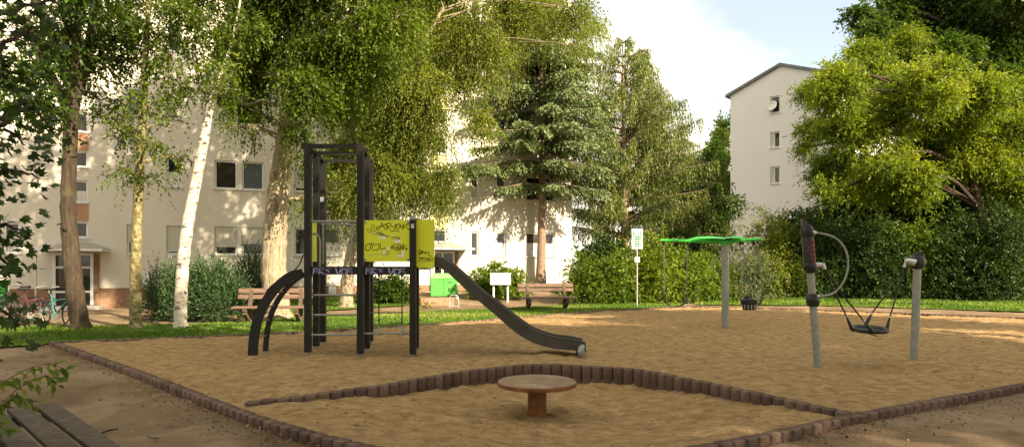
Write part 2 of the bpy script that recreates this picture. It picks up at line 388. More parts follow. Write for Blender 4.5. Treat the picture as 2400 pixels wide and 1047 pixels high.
# ================================================================== SETTING
def in_poly(px, py, poly):
    poly = [(p[0], p[1]) for p in poly]; ins = np.zeros(px.shape, bool); n = len(poly)
    for i in range(n):
        x1, y1 = poly[i]; x2, y2 = poly[(i + 1) % n]
        c = ((y1 > py) != (y2 > py)) & (px < (x2 - x1) * (py - y1) / (y2 - y1 + 1e-12) + x1)
        ins ^= c
    return ins
def dist_line(px, py, pts):
    d = np.full(px.shape, 1e9)
    for a, b in zip(pts, pts[1:]):
        ax, ay = a[0], a[1]; bx, by = b[0] - ax, b[1] - ay; L = bx * bx + by * by + 1e-12
        t = np.clip(((px - ax) * bx + (py - ay) * by) / L, 0, 1)
        d = np.minimum(d, np.hypot(px - ax - t * bx, py - ay - t * by))
    return d
KT = .075                                                   # height of the kerb tops
cA = gp(124, 799, KT)
L1_ = [gp(333, 872, KT), gp(500, 936, KT), gp(700, 1004, KT)]
cD = Vector((-.2, 4.62, KT))
R1_ = [gp(1660, 1041, KT), gp(2020, 967, KT), gp(2400, 899, KT)]
cC = R1_[-1] + (R1_[-1] - R1_[-2]) * .9
cB = gp(1600, 716, KT)
backL = [cA, gp(560, 783, KT), gp(978, 760, KT), gp(1327, 733, KT), cB]
cE = gp(2400, 743, KT); cF = cE + (cE - cB) * .35
backR = [cB, gp(1900, 724, KT), cE, cF]
left_line = [cA] + L1_ + [cD]
right_line = [cD] + R1_ + [cC]
sand_poly = left_line + R1_ + [cC, cF, cE, gp(1900, 724, KT)] + backL[::-1][:-1]
arc_px = [(530, 946), (700, 927), (900, 900), (1033, 877), (1133, 863), (1200, 856), (1267, 852), (1330, 853), (1390, 857), (1500, 865), (1600, 884), (1740, 912), (1860, 938), (1969, 961), (2030, 974)]
arc = smooth_path([gp(x, y, KT) for x, y in arc_px], 6)
inner_poly = [arc[0]] + arc + [cD]
near_k = left_line + R1_ + [cC]
def sand_z(x, y):
    P = np.stack([x, y, np.zeros_like(x)], 1)
    z = .035 + .030 * (vn(P, .7, 5) - .5) + .030 * (vn(P, 2.1, 6) - .5)
    ins = in_poly(x, y, inner_poly).astype(float)
    dk = dist_line(x, y, near_k); da = dist_line(x, y, arc)
    sd = np.where(ins > 0, da, -da); ins = np.where(da < .12, sst(-.055, .02, sd), ins)
    dip = .215 * sst(.0, 1.6, dk) * sst(-3.3, 1.0, x) * (1 - .75 * sst(1.2, 3.1, x))
    z = z - ins * dip
    # footprints and ripples
    tr = .6 + .8 * vn(P, .5, 31)
    z = z + tr * (.034 * (vn(P, 3.3, 7) - .5) + .034 * (vn(P, 9, 8) - .5))
    for cx_, cy_, rr_, dp_ in ((1.35, 11.2, .55, .06), (5.35, 10.0, .8, .06), (-2.5, 11.3, .9, .03), (5.9, 15.8, .7, .05), (4.1, 16.3, .6, .04)):
        z = z - dp_ * np.exp(-((x - cx_) ** 2 + (y - cy_) ** 2) / rr_ ** 2)
    return z
def sand1(x, y): return float(sand_z(np.array([float(x)]), np.array([float(y)]))[0])

# ground: one non-uniform sheet out to the horizon, with a hole where the sandbox lies
def ticks(lo, hi, step, far):
    a = list(np.arange(lo, hi, step)); s = step; v = a[-1]
    while v < far: s *= 1.35; v += s; a.append(v)
    s = step; v = a[0]; b = []
    while v > -far: s *= 1.35; v -= s; b.append(v)
    return np.array(b[::-1] + a)
gx = ticks(-14, 20, .14, 600); gy = ticks(1.5, 37, .14, 900)
XX, YY = np.meshgrid(gx, gy); xf, yf = XX.ravel(), YY.ravel()
P0 = np.stack([xf, yf, xf * 0], 1)
near = sst(0, 5, 45 - np.hypot(xf, yf))
ZZ = gz(xf, yf) + near * (.03 * (vn(P0, .6, 2) - .5) + .018 * (vn(P0, 4, 3) - .5)) - .01
idx = np.arange(len(xf)).reshape(XX.shape)
Fq = np.stack([idx[:-1, :-1], idx[:-1, 1:], idx[1:, 1:], idx[1:, :-1]], -1).reshape(-1, 4)
ccx = xf[Fq].mean(1); ccy = yf[Fq].mean(1)
Fo = Fq[~in_poly(ccx, ccy, sand_poly)]
npmesh('ground', np.stack([xf, yf, ZZ], 1), Fo, M['soil'], smooth=True)['kind'] = 'structure'
# sand sheet
st = .055
sx_, sy_ = np.arange(-10.6, 22, st), np.arange(4.2, 33, st)
XX, YY = np.meshgrid(sx_, sy_); xf, yf = XX.ravel(), YY.ravel()
idx = np.arange(len(xf)).reshape(XX.shape)
Fq = np.stack([idx[:-1, :-1], idx[:-1, 1:], idx[1:, 1:], idx[1:, :-1]], -1).reshape(-1, 4)
ccx = xf[Fq].mean(1); ccy = yf[Fq].mean(1); Fs = Fq[in_poly(ccx, ccy, sand_poly)]
use, inv = np.unique(Fs, return_inverse=True); Fs = inv.reshape(-1, 4)
xs, ys = xf[use], yf[use]
npmesh('sand', np.stack([xs, ys, sand_z(xs, ys)], 1), Fs, M['sand'], smooth=True)['kind'] = 'structure'

# lawns: turf sheets with blades
def lawn(poly, n, h=(.03, .075), zoff=.012, seed=0):
    xs = [p[0] for p in poly]; ys = [p[1] for p in poly]
    s = .16 if (max(xs) - min(xs)) < 60 else .5
    gx, gy = np.arange(min(xs) - s, max(xs) + s, s), np.arange(min(ys) - s, max(ys) + s, s)
    XX, YY = np.meshgrid(gx, gy); xf, yf = XX.ravel(), YY.ravel(); idx = np.arange(len(xf)).reshape(XX.shape)
    Fq = np.stack([idx[:-1, :-1], idx[:-1, 1:], idx[1:, 1:], idx[1:, :-1]], -1).reshape(-1, 4)
    Fs = Fq[in_poly(xf[Fq].mean(1), yf[Fq].mean(1), poly)]
    use, inv = np.unique(Fs, return_inverse=True); Fs = inv.reshape(-1, 4); xs_, ys_ = xf[use], yf[use]
    P0 = np.stack([xs_, ys_, xs_ * 0], 1)
    z = gz(xs_, ys_) + zoff + .02 * vn(P0, 1.1, 4)
    npmesh('lawn', np.stack([xs_, ys_, z], 1), Fs, M['turf'], smooth=True)['kind'] = 'structure'
    m = n * 3; x = rng.uniform(min(xs), max(xs), m); y = rng.uniform(min(ys), max(ys), m)
    jx = x + rng.normal(0, .07, m); jy = y + rng.normal(0, .07, m)
    k = in_poly(jx, jy, poly); x, y = x[k][:n], y[k][:n]
    p = np.stack([x, y, gz(x, y) + zoff], 1); nn = len(x)
    d = rng.normal(0, .35, (nn, 3)); d[:, 2] = 1
    nm = rng.normal(size=(nn, 3)); nm[:, 2] = 0
    patch = vn(p, .8, 12)
    L = rng.uniform(*h, nn) * (.7 + .8 * patch); tint = np.clip(.5 + (vn(p, .5, 15) - .5) * .9 + rng.normal(0, .15, nn), 0, 1)
    V, Fc, T = leaf_arrays(p, d, nm, L, L * .28 + .006, tint)
    tag(npmesh('grass', V, Fc, M['grass'], None, T), ['short green grass of the lawn strip along the sandbox', 'short grass in front of the cream building', 'grass around the foot of the spruce', 'sunlit grass in front of the dark hedge'][seed], 'grass', kind='stuff')
farL = [gp(-300, 764), gp(0, 768), (gp(300, 764)), gp(560, 756), gp(800, 741), gp(1000, 732), gp(1200, 722), gp(1400, 712), gp(1600, 703)]
outA = cA + Vector((-.12, .1, 0))
sh = Vector((-.10, .10, 0))
lawn([p + sh for p in backL] + farL[::-1] + [gp(-300, 830), gp(60, 812)], 62000, seed=0)
lawn([gp(565, 742), gp(800, 726), gp(985, 716), gp(980, 702), gp(800, 700), gp(640, 706), gp(560, 712)], 14000, seed=1)
lawn([gp(1095, 703), gp(1160, 699), gp(1260, 697), gp(1345, 704), gp(1420, 700), gp(1420, 676), gp(1300, 672), gp(1120, 676)], 14000, (.04, .12), seed=2)
lawn([backR[0] + Vector((.9, 1.5, 0)), gp(1900, 716), gp(2400, 731), cF + Vector((.8, 1.4, 0)), gp(2500, 680), gp(1900, 680), gp(1650, 690)], 60000, (.04, .11), seed=3)
# paving in front of the stairwell door
mb = MB()
pp = [gp(225, 738), gp(250, 722), gp(120, 722), gp(60, 738)]
# ------------------------------------------------------------------ kerbs
def block_mesh(d, w, hgt=.42, ex=.62):
    mb = MB(); n = 18; rings = []
    for z, s in ((-hgt, 1), (-.013, 1), (-.004, .955), (0, .88)):
        ring = []
        for k in range(n):
            a = 2 * math.pi * k / n; c, q = math.cos(a), math.sin(a)
            x = math.copysign(abs(c) ** ex, c) * d / 2; y = math.copysign(abs(q) ** .85, q) * w / 2
            ring.append((x * s, y * s, z))
        rings.append(ring)
    vs = [v for r in rings for v in r]
    fs = [(i * n + k, i * n + (k + 1) % n, (i + 1) * n + (k + 1) % n, (i + 1) * n + k) for i in range(3) for k in range(n)]
    fs.append(tuple(range(3 * n, 4 * n)))
    mb.add(vs, fs); return mb
def kerb(path, label, w=.152, d=.115, jit=.004, wear=0):
    root = empty('palisade_kerb', (path[0].x, path[0].y, 0), label, 'kerb')
    first = block_mesh(w, d, ex=.62 if 'curved' in label else .30).build('concrete_block', M['concrete_block'], None, smooth=True); first.parent = root
    P = smooth_path(path, 12) if len(path) < 12 else path
    seg = [0]
    for a, b in zip(P, P[1:]): seg.append(seg[-1] + (b - a).length)
    n = int(seg[-1] / w); pos = []
    for i in range(n):
        t = (i + .5) * seg[-1] / n; j = max(k for k in range(len(seg)) if seg[k] <= t); j = min(j, len(P) - 2)
        f = (t - seg[j]) / (seg[j + 1] - seg[j] + 1e-9); p = P[j].lerp(P[j + 1], f); dd = P[j + 1] - P[j]
        pos.append((p, math.atan2(dd.y, dd.x)))
    pos.sort(key=lambda q: q[0].length / q[0].length ** 0 )
    used = False; rest = MB()
    src = first.data
    for i, (p, a) in enumerate(pos):
        loc = Vector((p.x, p.y, KT)) - Vector(root.location); loc.z += random.uniform(-jit, jit) - (wear if random.random() < .08 else 0)
        loc += Vector((random.uniform(-.004, .004), random.uniform(-.004, .004), 0)); rz = a + random.uniform(-.02, .02)
        if i < 100:
            o = first if i == 0 else first.copy()
            if i: COL.objects.link(o); o.parent = root
            o.location = loc; o.rotation_euler = (random.uniform(-.006, .006), random.uniform(-.006, .006), rz)
        else:
            Rm = Matrix.Rotation(rz, 4, 'Z'); wl = loc + Vector(root.location)
            rest.add([wl + (Rm @ v.co) for v in src.vertices], [tuple(pl.vertices) for pl in src.polygons])
    if rest.v: rest.build('concrete_block', M['concrete_block'], root, smooth=True)['kind'] = 'stuff'
    return root
ch = lambda a: Vector(a)
kerb(left_line, 'brown concrete palisade kerb along the left edge of the sandbox, bordering the bare soil')
kerb(right_line, 'brown concrete palisade kerb along the lower right edge of the sandbox')
kerb(arc[2:], 'curved brown concrete palisade wall round the sunken sand pit with the round table', d=.13, jit=.004)
kerb(backL, 'brown concrete palisade kerb between the sandbox and the lawn strip behind the climbing tower')
kerb(backR, 'brown concrete palisade kerb at the far right edge of the sandbox in front of the dark hedge')

# ------------------------------------------------------------------ cream apartment block
ULEFT = u_of(-420)
bld = empty('apartment_building', wallp(0, 0), 'long cream apartment block with a red-brown plinth, dappled with tree shadows, behind the climbing tower', 'building')
ST = 2.88; NS = 5; ZT = 2.05 + NS * ST + .25; ZP = .62
ops = []      # (u0,u1,z0,z1,kind)
cols = [(-330, -295, 0), (-240, -195, 0), (-120, -75, 1), (-55, -20, 1), (8, 46, 3), (297, 331, 1), (390, 426, 1), (503, 556, 1), (567, 618, 1), (690, 721, 0), (760, 797, 3), (858, 880, 0), (926, 948, 0), (1103, 1122, 0), (1163, 1186, 3), (1233, 1300, 3)]
rr = random.Random(3)
for ci, (a, b, kd) in enumerate(cols):
    for s in range(NS):
        k = kd if s == 0 else rr.choice([0, 0, 0, 1, 3])
        if s == 1 and a in (503, 567): k = 0
        ops.append((u_of(a), u_of(b), 2.02 + s * ST, 3.26 + s * ST, k))
stairs = [(172, 206), (1012, 1047)]
for j, (a, b) in enumerate(stairs):
    for s in range(NS):
        ops.append((u_of(a), u_of(b), 2.68 + s * ST, 3.34 + s * ST, 0))
        if s < NS - 1: ops.append((u_of(a), u_of(b), 4.12 + s * ST, 5.02 + s * ST, 3 if (j == 0 and s == 0) else 0))
us = sorted(set([ULEFT, 0.0] + [round(v, 4) for o in ops for v in o[:2]])); zs = sorted(set([ZP, ZT] + [round(v, 4) for o in ops for v in o[2:4]]))
mb = MB()
for i in range(len(us) - 1):
    for j in range(len(zs) - 1):
        cu, cz = (us[i] + us[i + 1]) / 2, (zs[j] + zs[j + 1]) / 2
        if any(o[0] < cu < o[1] and o[2] < cz < o[3] for o in ops): continue
        mb.add([wallp(us[i], zs[j]), wallp(us[i + 1], zs[j]), wallp(us[i + 1], zs[j + 1]), wallp(us[i], zs[j + 1])], [(0, 1, 2, 3)])
RD = .13
for (a, b, z0, z1, k) in ops:
    c = [(a, z0), (b, z0), (b, z1), (a, z1)]
    for q in range(4):
        (ua, za), (ub, zb) = c[q], c[(q + 1) % 4]
        mb.add([wallp(ua, za), wallp(ub, zb), wallp(ub, zb, -RD), wallp(ua, za, -RD)], [(3, 2, 1, 0)])
D_ = 11.5
mb.add([wallp(0, ZP), wallp(0, ZP, -D_), wallp(0, ZT, -D_), wallp(0, ZT)], [(0, 1, 2, 3)])
mb.add([wallp(ULEFT, ZP), wallp(ULEFT, ZP, -D_), wallp(ULEFT, ZT, -D_), wallp(ULEFT, ZT)], [(3, 2, 1, 0)])
mb.add([wallp(0, ZP, -D_), wallp(ULEFT, ZP, -D_), wallp(ULEFT, ZT, -D_), wallp(0, ZT, -D_)], [(0, 1, 2, 3)])
mb.build('wall', M['stucco'], bld)
mb = MB()
mb.add([wallp(ULEFT, -1, -.03), wallp(-.03, -1, -.03), wallp(-.03, ZP, -.03), wallp(ULEFT, ZP, -.03)], [(0, 1, 2, 3)])
mb.add([wallp(-.03, -1, -.03), wallp(-.03, -1, -D_), wallp(-.03, ZP, -D_), wallp(-.03, ZP, -.03)], [(0, 1, 2, 3)])
mb.build('plinth', M['plinth'], bld)
ang = math.atan2(UX.y, UX.x)
mb = MB(); mb.box((wallp(ULEFT / 2, ZT + .12, -D_ / 2)), (abs(ULEFT) + .8, D_ + .8, .24), rz=ang); mb.build('roof', M['roof'], bld)
def wbox(mb, u0, u1, z0, z1, o0, o1, bev=0):
    c = wallp((u0 + u1) / 2, (z0 + z1) / 2, (o0 + o1) / 2); mb.box(c, (abs(u1 - u0), abs(o1 - o0), abs(z1 - z0)), rz=ang, bev=bev)
def window(u0, u1, z0, z1, kind):
    fw = .07; mb = MB(); o0, o1 = -RD + .002, -RD + .062
    g = .003
    wbox(mb, u0 + g, u0 + fw, z0 + g, z1 - g, o0, o1); wbox(mb, u1 - fw, u1 - g, z0 + g, z1 - g, o0, o1)
    wbox(mb, u0 + fw, u1 - fw, z0 + g, z0 + fw, o0, o1); wbox(mb, u0 + fw, u1 - fw, z1 - fw, z1 - g, o0, o1)
    if u1 - u0 > 1.2: wbox(mb, (u0 + u1) / 2 - .05, (u0 + u1) / 2 + .05, z0 + fw, z1 - fw, o0, o1)
    w = mb.build('window', M['frame'], bld)
    MB().add([wallp(u0 + .02, z0 + .02, -RD + .022), wallp(u1 - .02, z0 + .02, -RD + .022), wallp(u1 - .02, z1 - .02, -RD + .022), wallp(u0 + .02, z1 - .02, -RD + .022)], [(0, 1, 2, 3)]).build('pane', M['glass'], w)
    mb = MB(); wbox(mb, u0 - .05, u1 + .05, z0 - .045, z0 - .003, -RD + .07, .06); mb.build('sill', M['sill'], w)
    if kind == 1:
        mb = MB(); drop = random.choice([.72, .9, .86, .6]); wbox(mb, u0 + .02, u1 - .02, z1 - (z1 - z0) * drop, z1 - .005, -RD + .066, -RD + .085); mb.build('blind', M['blind'], w)
    if kind == 3:
        mb = MB(); n = 14; hh = (z1 - z0) * random.choice([.45, .5, .42])
        for k in range(n):
            a = u0 + .08 + (u1 - u0 - .16) * k / n; b = u0 + .08 + (u1 - u0 - .16) * (k + 1) / n; oa = -RD + .026 + .014 * (k % 2); ob = -RD + .026 + .014 * ((k + 1) % 2)
            mb.add([wallp(a, z0 + .08, oa), wallp(b, z0 + .08, ob), wallp(b, z0 + .08 + hh, ob), wallp(a, z0 + .08 + hh, oa)], [(0, 1, 2, 3)])
        mb.build('curtain', M['curtain'], w)
for o in ops: window(*o)
for j, (a, b) in enumerate(stairs):
    for s in range(NS):
        z0 = 3.38 + s * ST
        mb = MB(); wbox(mb, u_of(a) - .02, u_of(b) + .02, z0, z0 + .66, .002, .022); mb.build('spandrel', M['orange' if j == 0 else 'yellow'], bld)
# basement windows in the plinth
for (a, b) in [(1238, 1254), (1283, 1298), (700, 716), (770, 788)]:
    mb = MB(); wbox(mb, u_of(a), u_of(b), .44 if a > 1000 else .2, .58, -.03, -.005); f = mb.build('basement_window', M['sill'], bld)
    mb = MB(); wbox(mb, u_of(a) + .06, u_of(b) - .06, .46 if a > 1000 else .24, .55, -.006, .0); mb.build('pane', M['curtain'], f)
# entrance doors with their canopies
def entrance(pa, pb, zb, ztop, lab):
    u0, u1 = u_of(pa), u_of(pb); mb = MB()
    wbox(mb, u0 - .06, u0 + .05, zb, ztop, .0, .09); wbox(mb, u1 - .05, u1 + .06, zb, ztop, .0, .09); wbox(mb, u0 + .05, u1 - .05, ztop - .09, ztop, .0, .09)
    mid = u0 + (u1 - u0) * .48
    for e in (mid - .05, mid + .05): pass
    wbox(mb, mid - .055, mid + .055, zb, ztop - .09, .0, .088)
    wbox(mb, u0 + .05, mid - .055, ztop - .62, ztop - .54, .0, .08); wbox(mb, mid + .055, u1 - .05, ztop - .62, ztop - .54, .0, .08)
    wbox(mb, u0 + .05, mid - .055, zb + .5, zb + .58, .0, .08); wbox(mb, mid + .055, u1 - .05, zb + .5, zb + .58, .0, .08)
    d = mb.build('door', M['frame'], bld)
    mb = MB(); wbox(mb, u0 + .05, mid - .055, zb, ztop - .09, .004, .02); wbox(mb, mid + .055, u1 - .05, zb, ztop - .09, .004, .02); mb.build('pane', M['glass'], d)
    mb = MB(); hp = wallp(mid + .02, zb + 1.05, .13); mb.tube([hp, hp + Vector((0, 0, .3))], .014, 6); mb.build('handle', M['steel_light'], d)
    uc0, uc1 = u0 - .35, u1 + .65; n = 10; pts = []
    mb = MB(); top = []
    for k in range(n + 1):
        t = k / n; pts.append((uc0 + (uc1 - uc0) * t, ztop + .16 + .30 * math.sin(math.pi * t) ** .8))
    ol = [wallp(u, z, .0) for u, z in pts]; front = [wallp(u, ztop + .14, 1.5) for u, z in pts]
    for k in range(n): mb.add([ol[k], ol[k + 1], front[k + 1], front[k]], [(0, 1, 2, 3)])
    mb.add([ol[k] + Vector((0, 0, -.03)) for k in range(n + 1)] + [], [])
    cn = mb.build('canopy', M['tin'], bld, smooth=True)
    mb = MB(); wbox(mb, uc0, uc1, ztop + .06, ztop + .14, 1.46, 1.52); wbox(mb, uc0, uc0 + .05, ztop + .06, ztop + .14, 0, 1.46); wbox(mb, uc1 - .05, uc1, ztop + .06, ztop + .14, 0, 1.46); mb.build('fascia', M['frame'], cn)
    for u in (uc0 + .1,):
        mb = MB(); p = wallp(u, ztop + .08, 1.45); mb.tube([Vector((p.x, p.y, zb - .3)), p], .035, 8); mb.build('canopy_post', M['steel_light'], cn)
    mb = MB(); wbox(mb, u1 + .08, u1 + .26, zb, ztop, .0, .05); mb.build('door_surround', M['plinth'], bld)
    mb = MB(); wbox(mb, u0 - .5, u1 + .5, zb - .3, zb - .02, .0, 1.3); mb.build('step', M['concrete'], bld)
entrance(128, 216, -.05, 2.06, '')
entrance(1012, 1062, .32, 2.25, '')

# ------------------------------------------------------------------ white gabled block to the right
def gpt(px, Y): return Vector(((px - CX) / F * Y, Y, 0))
gA = gpt(1712, 56.); gP = gpt(1830, 53.); gB = gA + (gP - gA) * 2
b2 = empty('gabled_building', (gA.x, gA.y, 0), 'plain white gable end of an apartment block with three small windows one above another', 'building')
ez, rz_ = 15.95, 17.55; gd = (gB - gA).normalized(); gn = Vector((-gd.y, gd.x, 0)) * -1
if gn.y > 0: gn = -gn
Lg = (gB - gA).length
def gw(t, z, out=0): p = gA + gd * t + gn * out; return Vector((p.x, p.y, z))
def g_t(px):
    k = (px - CX) / F; # intersect ray x=kY with gable line
    return (k * gA.y - gA.x) / (gd.x - k * gd.y)
def g_z(px, py): t = g_t(px); Y = (gA + gd * t).y; return CH - (py - HY) / F * Y
wins = [(g_t(1805), g_t(1828), g_z(1817, y1), g_z(1817, y0)) for y0, y1 in ((225, 265), (309, 346), (390, 430))]
ts = sorted(set([0, Lg] + [v for w in wins[:1] for v in w[:2]])); zz = sorted(set([0, ez] + [v for w in wins for v in w[2:]]))
mb = MB()
for i in range(len(ts) - 1):
    for j in range(len(zz) - 1):
        ct, cz = (ts[i] + ts[i + 1]) / 2, (zz[j] + zz[j + 1]) / 2
        if any(w[0] < ct < w[1] and w[2] < cz < w[3] for w in wins): continue
        mb.add([gw(ts[i], zz[j]), gw(ts[i + 1], zz[j]), gw(ts[i + 1], zz[j + 1]), gw(ts[i], zz[j + 1])], [(0, 1, 2, 3)])
mb.add([gw(0, ez), gw(Lg, ez), gw(Lg / 2, rz_)], [(0, 1, 2)])
for w in wins:
    c = [(w[0], w[2]), (w[1], w[2]), (w[1], w[3]), (w[0], w[3])]
    for q in range(4):
        (ua, za), (ub, zb) = c[q], c[(q + 1) % 4]
        mb.add([gw(ua, za), gw(ub, zb), gw(ub, zb, -.2), gw(ua, za, -.2)], [(3, 2, 1, 0)])
DD = 40
mb.add([gw(0, 0), gw(0, 0, -DD), gw(0, ez, -DD), gw(0, ez)], [(0, 1, 2, 3)])
mb.add([gw(Lg, 0), gw(Lg, 0, -DD), gw(Lg, ez, -DD), gw(Lg, ez)], [(3, 2, 1, 0)])
mb.build('wall', M['stucco_white'], b2)
mb = MB()
for a, b in (((-.35, ez - .12), (Lg / 2, rz_ + .02)), ((Lg / 2, rz_ + .02), (Lg + .35, ez - .12))):
    ol = [gw(a[0], a[1], .25), gw(b[0], b[1], .25), gw(b[0], b[1] + .22, .25), gw(a[0], a[1] + .22, .25)]
    mb.prism(ol[::-1], -gn * DD)
mb.build('roof', M['roof'], b2)
for i, w in enumerate(wins):
    def gbox(mb, t0, t1, z0, z1, o0, o1):
        c = gw((t0 + t1) / 2, (z0 + z1) / 2, (o0 + o1) / 2); mb.box(c, (abs(t1 - t0), abs(o1 - o0), abs(z1 - z0)), rz=math.atan2(gd.y, gd.x))
    mb = MB(); t0, t1, z0, z1 = w; f = .1
    gbox(mb, t0 + .004, t0 + f, z0 + .004, z1 - .004, -.19, -.1); gbox(mb, t1 - f, t1 - .004, z0 + .004, z1 - .004, -.19, -.1); gbox(mb, t0 + f, t1 - f, z0 + .004, z0 + f, -.19, -.1); gbox(mb, t0 + f, t1 - f, z1 - f, z1 - .004, -.19, -.1)
    wo = mb.build('window', M['frame'], b2)
    mb = MB(); gbox(mb, t0 + .02, t1 - .02, z0 + .02, z1 - .02, -.17, -.15); mb.build('pane', M['glass'], wo)
    mb = MB(); gbox(mb, t0 - .06, t1 + .06, z0 - .07, z0 - .004, -.1, .08); mb.build('sill', M['sill'], wo)
    if i: mb = MB(); gbox(mb, t0 + .12, t0 + .36, z0 + .1, z1 - .1, -.14, -.12); mb.build('curtain', M['curtain'], wo)
    else:
        dd = empty('satellite_dish', gw((t0 + t1) / 2 - .1, z0), 'round white satellite dish in the top window of the white gable', 'satellite dish')
        mb = MB(); mb.lathe(gw((t0 + t1) / 2 - .12, (z0 + z1) / 2 - .1, .22), [(.001, -.12), (.2, -.09), (.34, -.02), (.40, .05), (.39, .06), (.2, -.06), (.001, -.09)], 20, axis=gn + Vector((-.3, 0, .2))); mb.build('reflector', M['white'], dd, smooth=True)
        mb = MB(); mb.tube([gw((t0 + t1) / 2 - .12, z0, -.05), gw((t0 + t1) / 2 - .12, z0 + .5, .05)], .03, 6); mb.tube([gw((t0 + t1) / 2 - .12, z0 + .3, .1), gw((t0 + t1) / 2, z0 + .4, .6)], .02, 5); mb.build('mount_arm', M['steel'], dd)

# low building glimpsed beyond the trees left of the white gable
b3 = empty('distant_building', gpt(1694, 70), 'grey-roofed building with a red-brown band glimpsed between trees and the white gable', 'building')
mb = MB(); mb.box(gpt(1660, 72) + Vector((0, 0, 5)), (7, 5, 10)); mb.build('wall', M['stucco_white'], b3)
mb = MB(); mb.box(gpt(1660, 72) + Vector((0, 0, 11.0)), (7.6, 5.6, .5)); mb.box(gpt(1660, 72) + Vector((0, 0, 10.6)), (7.2, 5.2, .5)); mb.build('roof', M['roof'], b3)
mb = MB(); mb.box(gpt(1660, 72) + Vector((0, -2.6, 6.8)), (7.1, .2, 1.1)); mb.build('band', M['plinth'], b3)

# ================================================================== CLIMBING TOWER
def ribbon(mb, pts, w, n=(0, -1, 0)):
    n = Vector(n); P = smooth_path(pts, 3) if len(pts) > 2 else [Vector(p) for p in pts]
    for a, b in zip(P, P[1:]):
        d = (b - a)
        if d.length < 1e-6: continue
        s = d.normalized().cross(n) * w / 2; e = d.normalized() * w * .3
        mb.add([a - s - e, b - s + e, b + s + e, a + s - e], [(0, 1, 2, 3)])
tw = empty('climbing_tower', (-2.7, 11.6, sand1(-2.7, 11.6)), 'tall black-brown climbing tower with lime green boards and a dark slide', 'climbing frame')
YA, YBm, YC = 10.97, 11.72, 12.48
rows = [(YA, (722, 845, 968)), (YBm, (741.5, 860, 975)), (YC, (757, 868))]
XW = {}
pw = .102
for ri, (Y, xs) in enumerate(rows):
    for ci, px in enumerate(xs):
        p = at(px, 700, Y); XW[(ri, ci)] = p.x
        zt = at(0, 347, YA).z if ci < 2 else at(0, 516, YA).z
        if ri == 2 and ci == 2: continue
        mb = MB(); z0 = sand1(p.x, Y) + .05
        mb.box((p.x, Y, (zt + z0) / 2), (pw * .62, pw, zt - z0)); 
        for sx in (-1, 1):      # raised flanges leave a groove down the middle of each face
            mb.box((p.x + sx * pw * .38, Y, (zt + z0) / 2), (pw * .235, pw * 1.04, zt - z0 - .004))
        mb.box((p.x, Y, z0 + .01), (pw * .9, pw * .9, .018))
        po = mb.build('post', M['black_metal'], tw)
        mb = MB(); mb.tube([(p.x, Y, z0 - .3), (p.x, Y, z0 + .01)], .03, 10); mb.build('foot', M['steel'], po)
        if ci == 2:
            mb = MB(); mb.box((p.x, Y, zt + .02), (pw * 1.08, pw * 1.08, .04), bev=.01); mb.lathe((p.x, Y, zt + .03), [(.05, 0), (.045, .03), (.02, .045)], 14); mb.build('post_cap', M['steel'] if ri == 0 else M['black_metal'], po)
        if ri == 0 and ci == 2:
            mb = MB(); mb.box((p.x, Y - pw * .53, at(0, 530, Y).z), (.05, .004, .07)); mb.build('plate', M['steel_light'], po)
        if (ri, ci) == (2, 0):
            mb = MB(); mb.box((p.x, Y - pw * .54, at(0, 468, Y).z), (.07, .01, .09)); mb.build('plate', M['steel_light'], po)
def X(r, c): return XW[(r, c)]
ztop = at(0, 347, YA).z
mb = MB(); q = .05
mb.beam((X(0, 0) - .05, YA, ztop + .03), (X(0, 1) + .05, YA, ztop + .03), .10, .06); mb.beam((X(2, 0) - .05, YC, ztop + .028), (X(2, 1) + .05, YC, ztop + .028), .08, .055)
mb.beam((X(0, 0), YA + .051, ztop + .029), (X(2, 0), YC - .041, ztop + .029), .08, .056); mb.beam((X(0, 1), YA + .051, ztop + .029), (X(2, 1), YC - .041, ztop + .029), .08, .056)
mb.beam((X(1, 0) + .045, YBm, ztop + .026), (X(1, 1) - .045, YBm, ztop + .026), .05, .04)
mb.beam((X(0, 0) + .05, YA + .02, ztop - .07), (X(0, 1) - .05, YA + .02, ztop - .07), .03, .03)
mb.build('top_frame', M['black_metal'], tw)
# horizontal steel rungs
def rung(px0, py0, px1, py1, Y, r=.019, mt='steel', n=10):
    a, b = at(px0, py0, Y), at(px1, py1, Y); mb = MB(); mb.tube([a, b], r, n); o = mb.build('rung', M[mt], tw, smooth=True); return o
for py in (691, 737.5, 784): rung(728, py, 839, py, YA)
rung(728, 519, 839, 519, YA, .022); rung(745, 525, 835, 527, YBm, .015)
rung(851, 781, 962, 781, YA + .02); rung(866, 732, 946, 732, YBm + .3, .012)
for z in (.35, 1.0): 
    pass
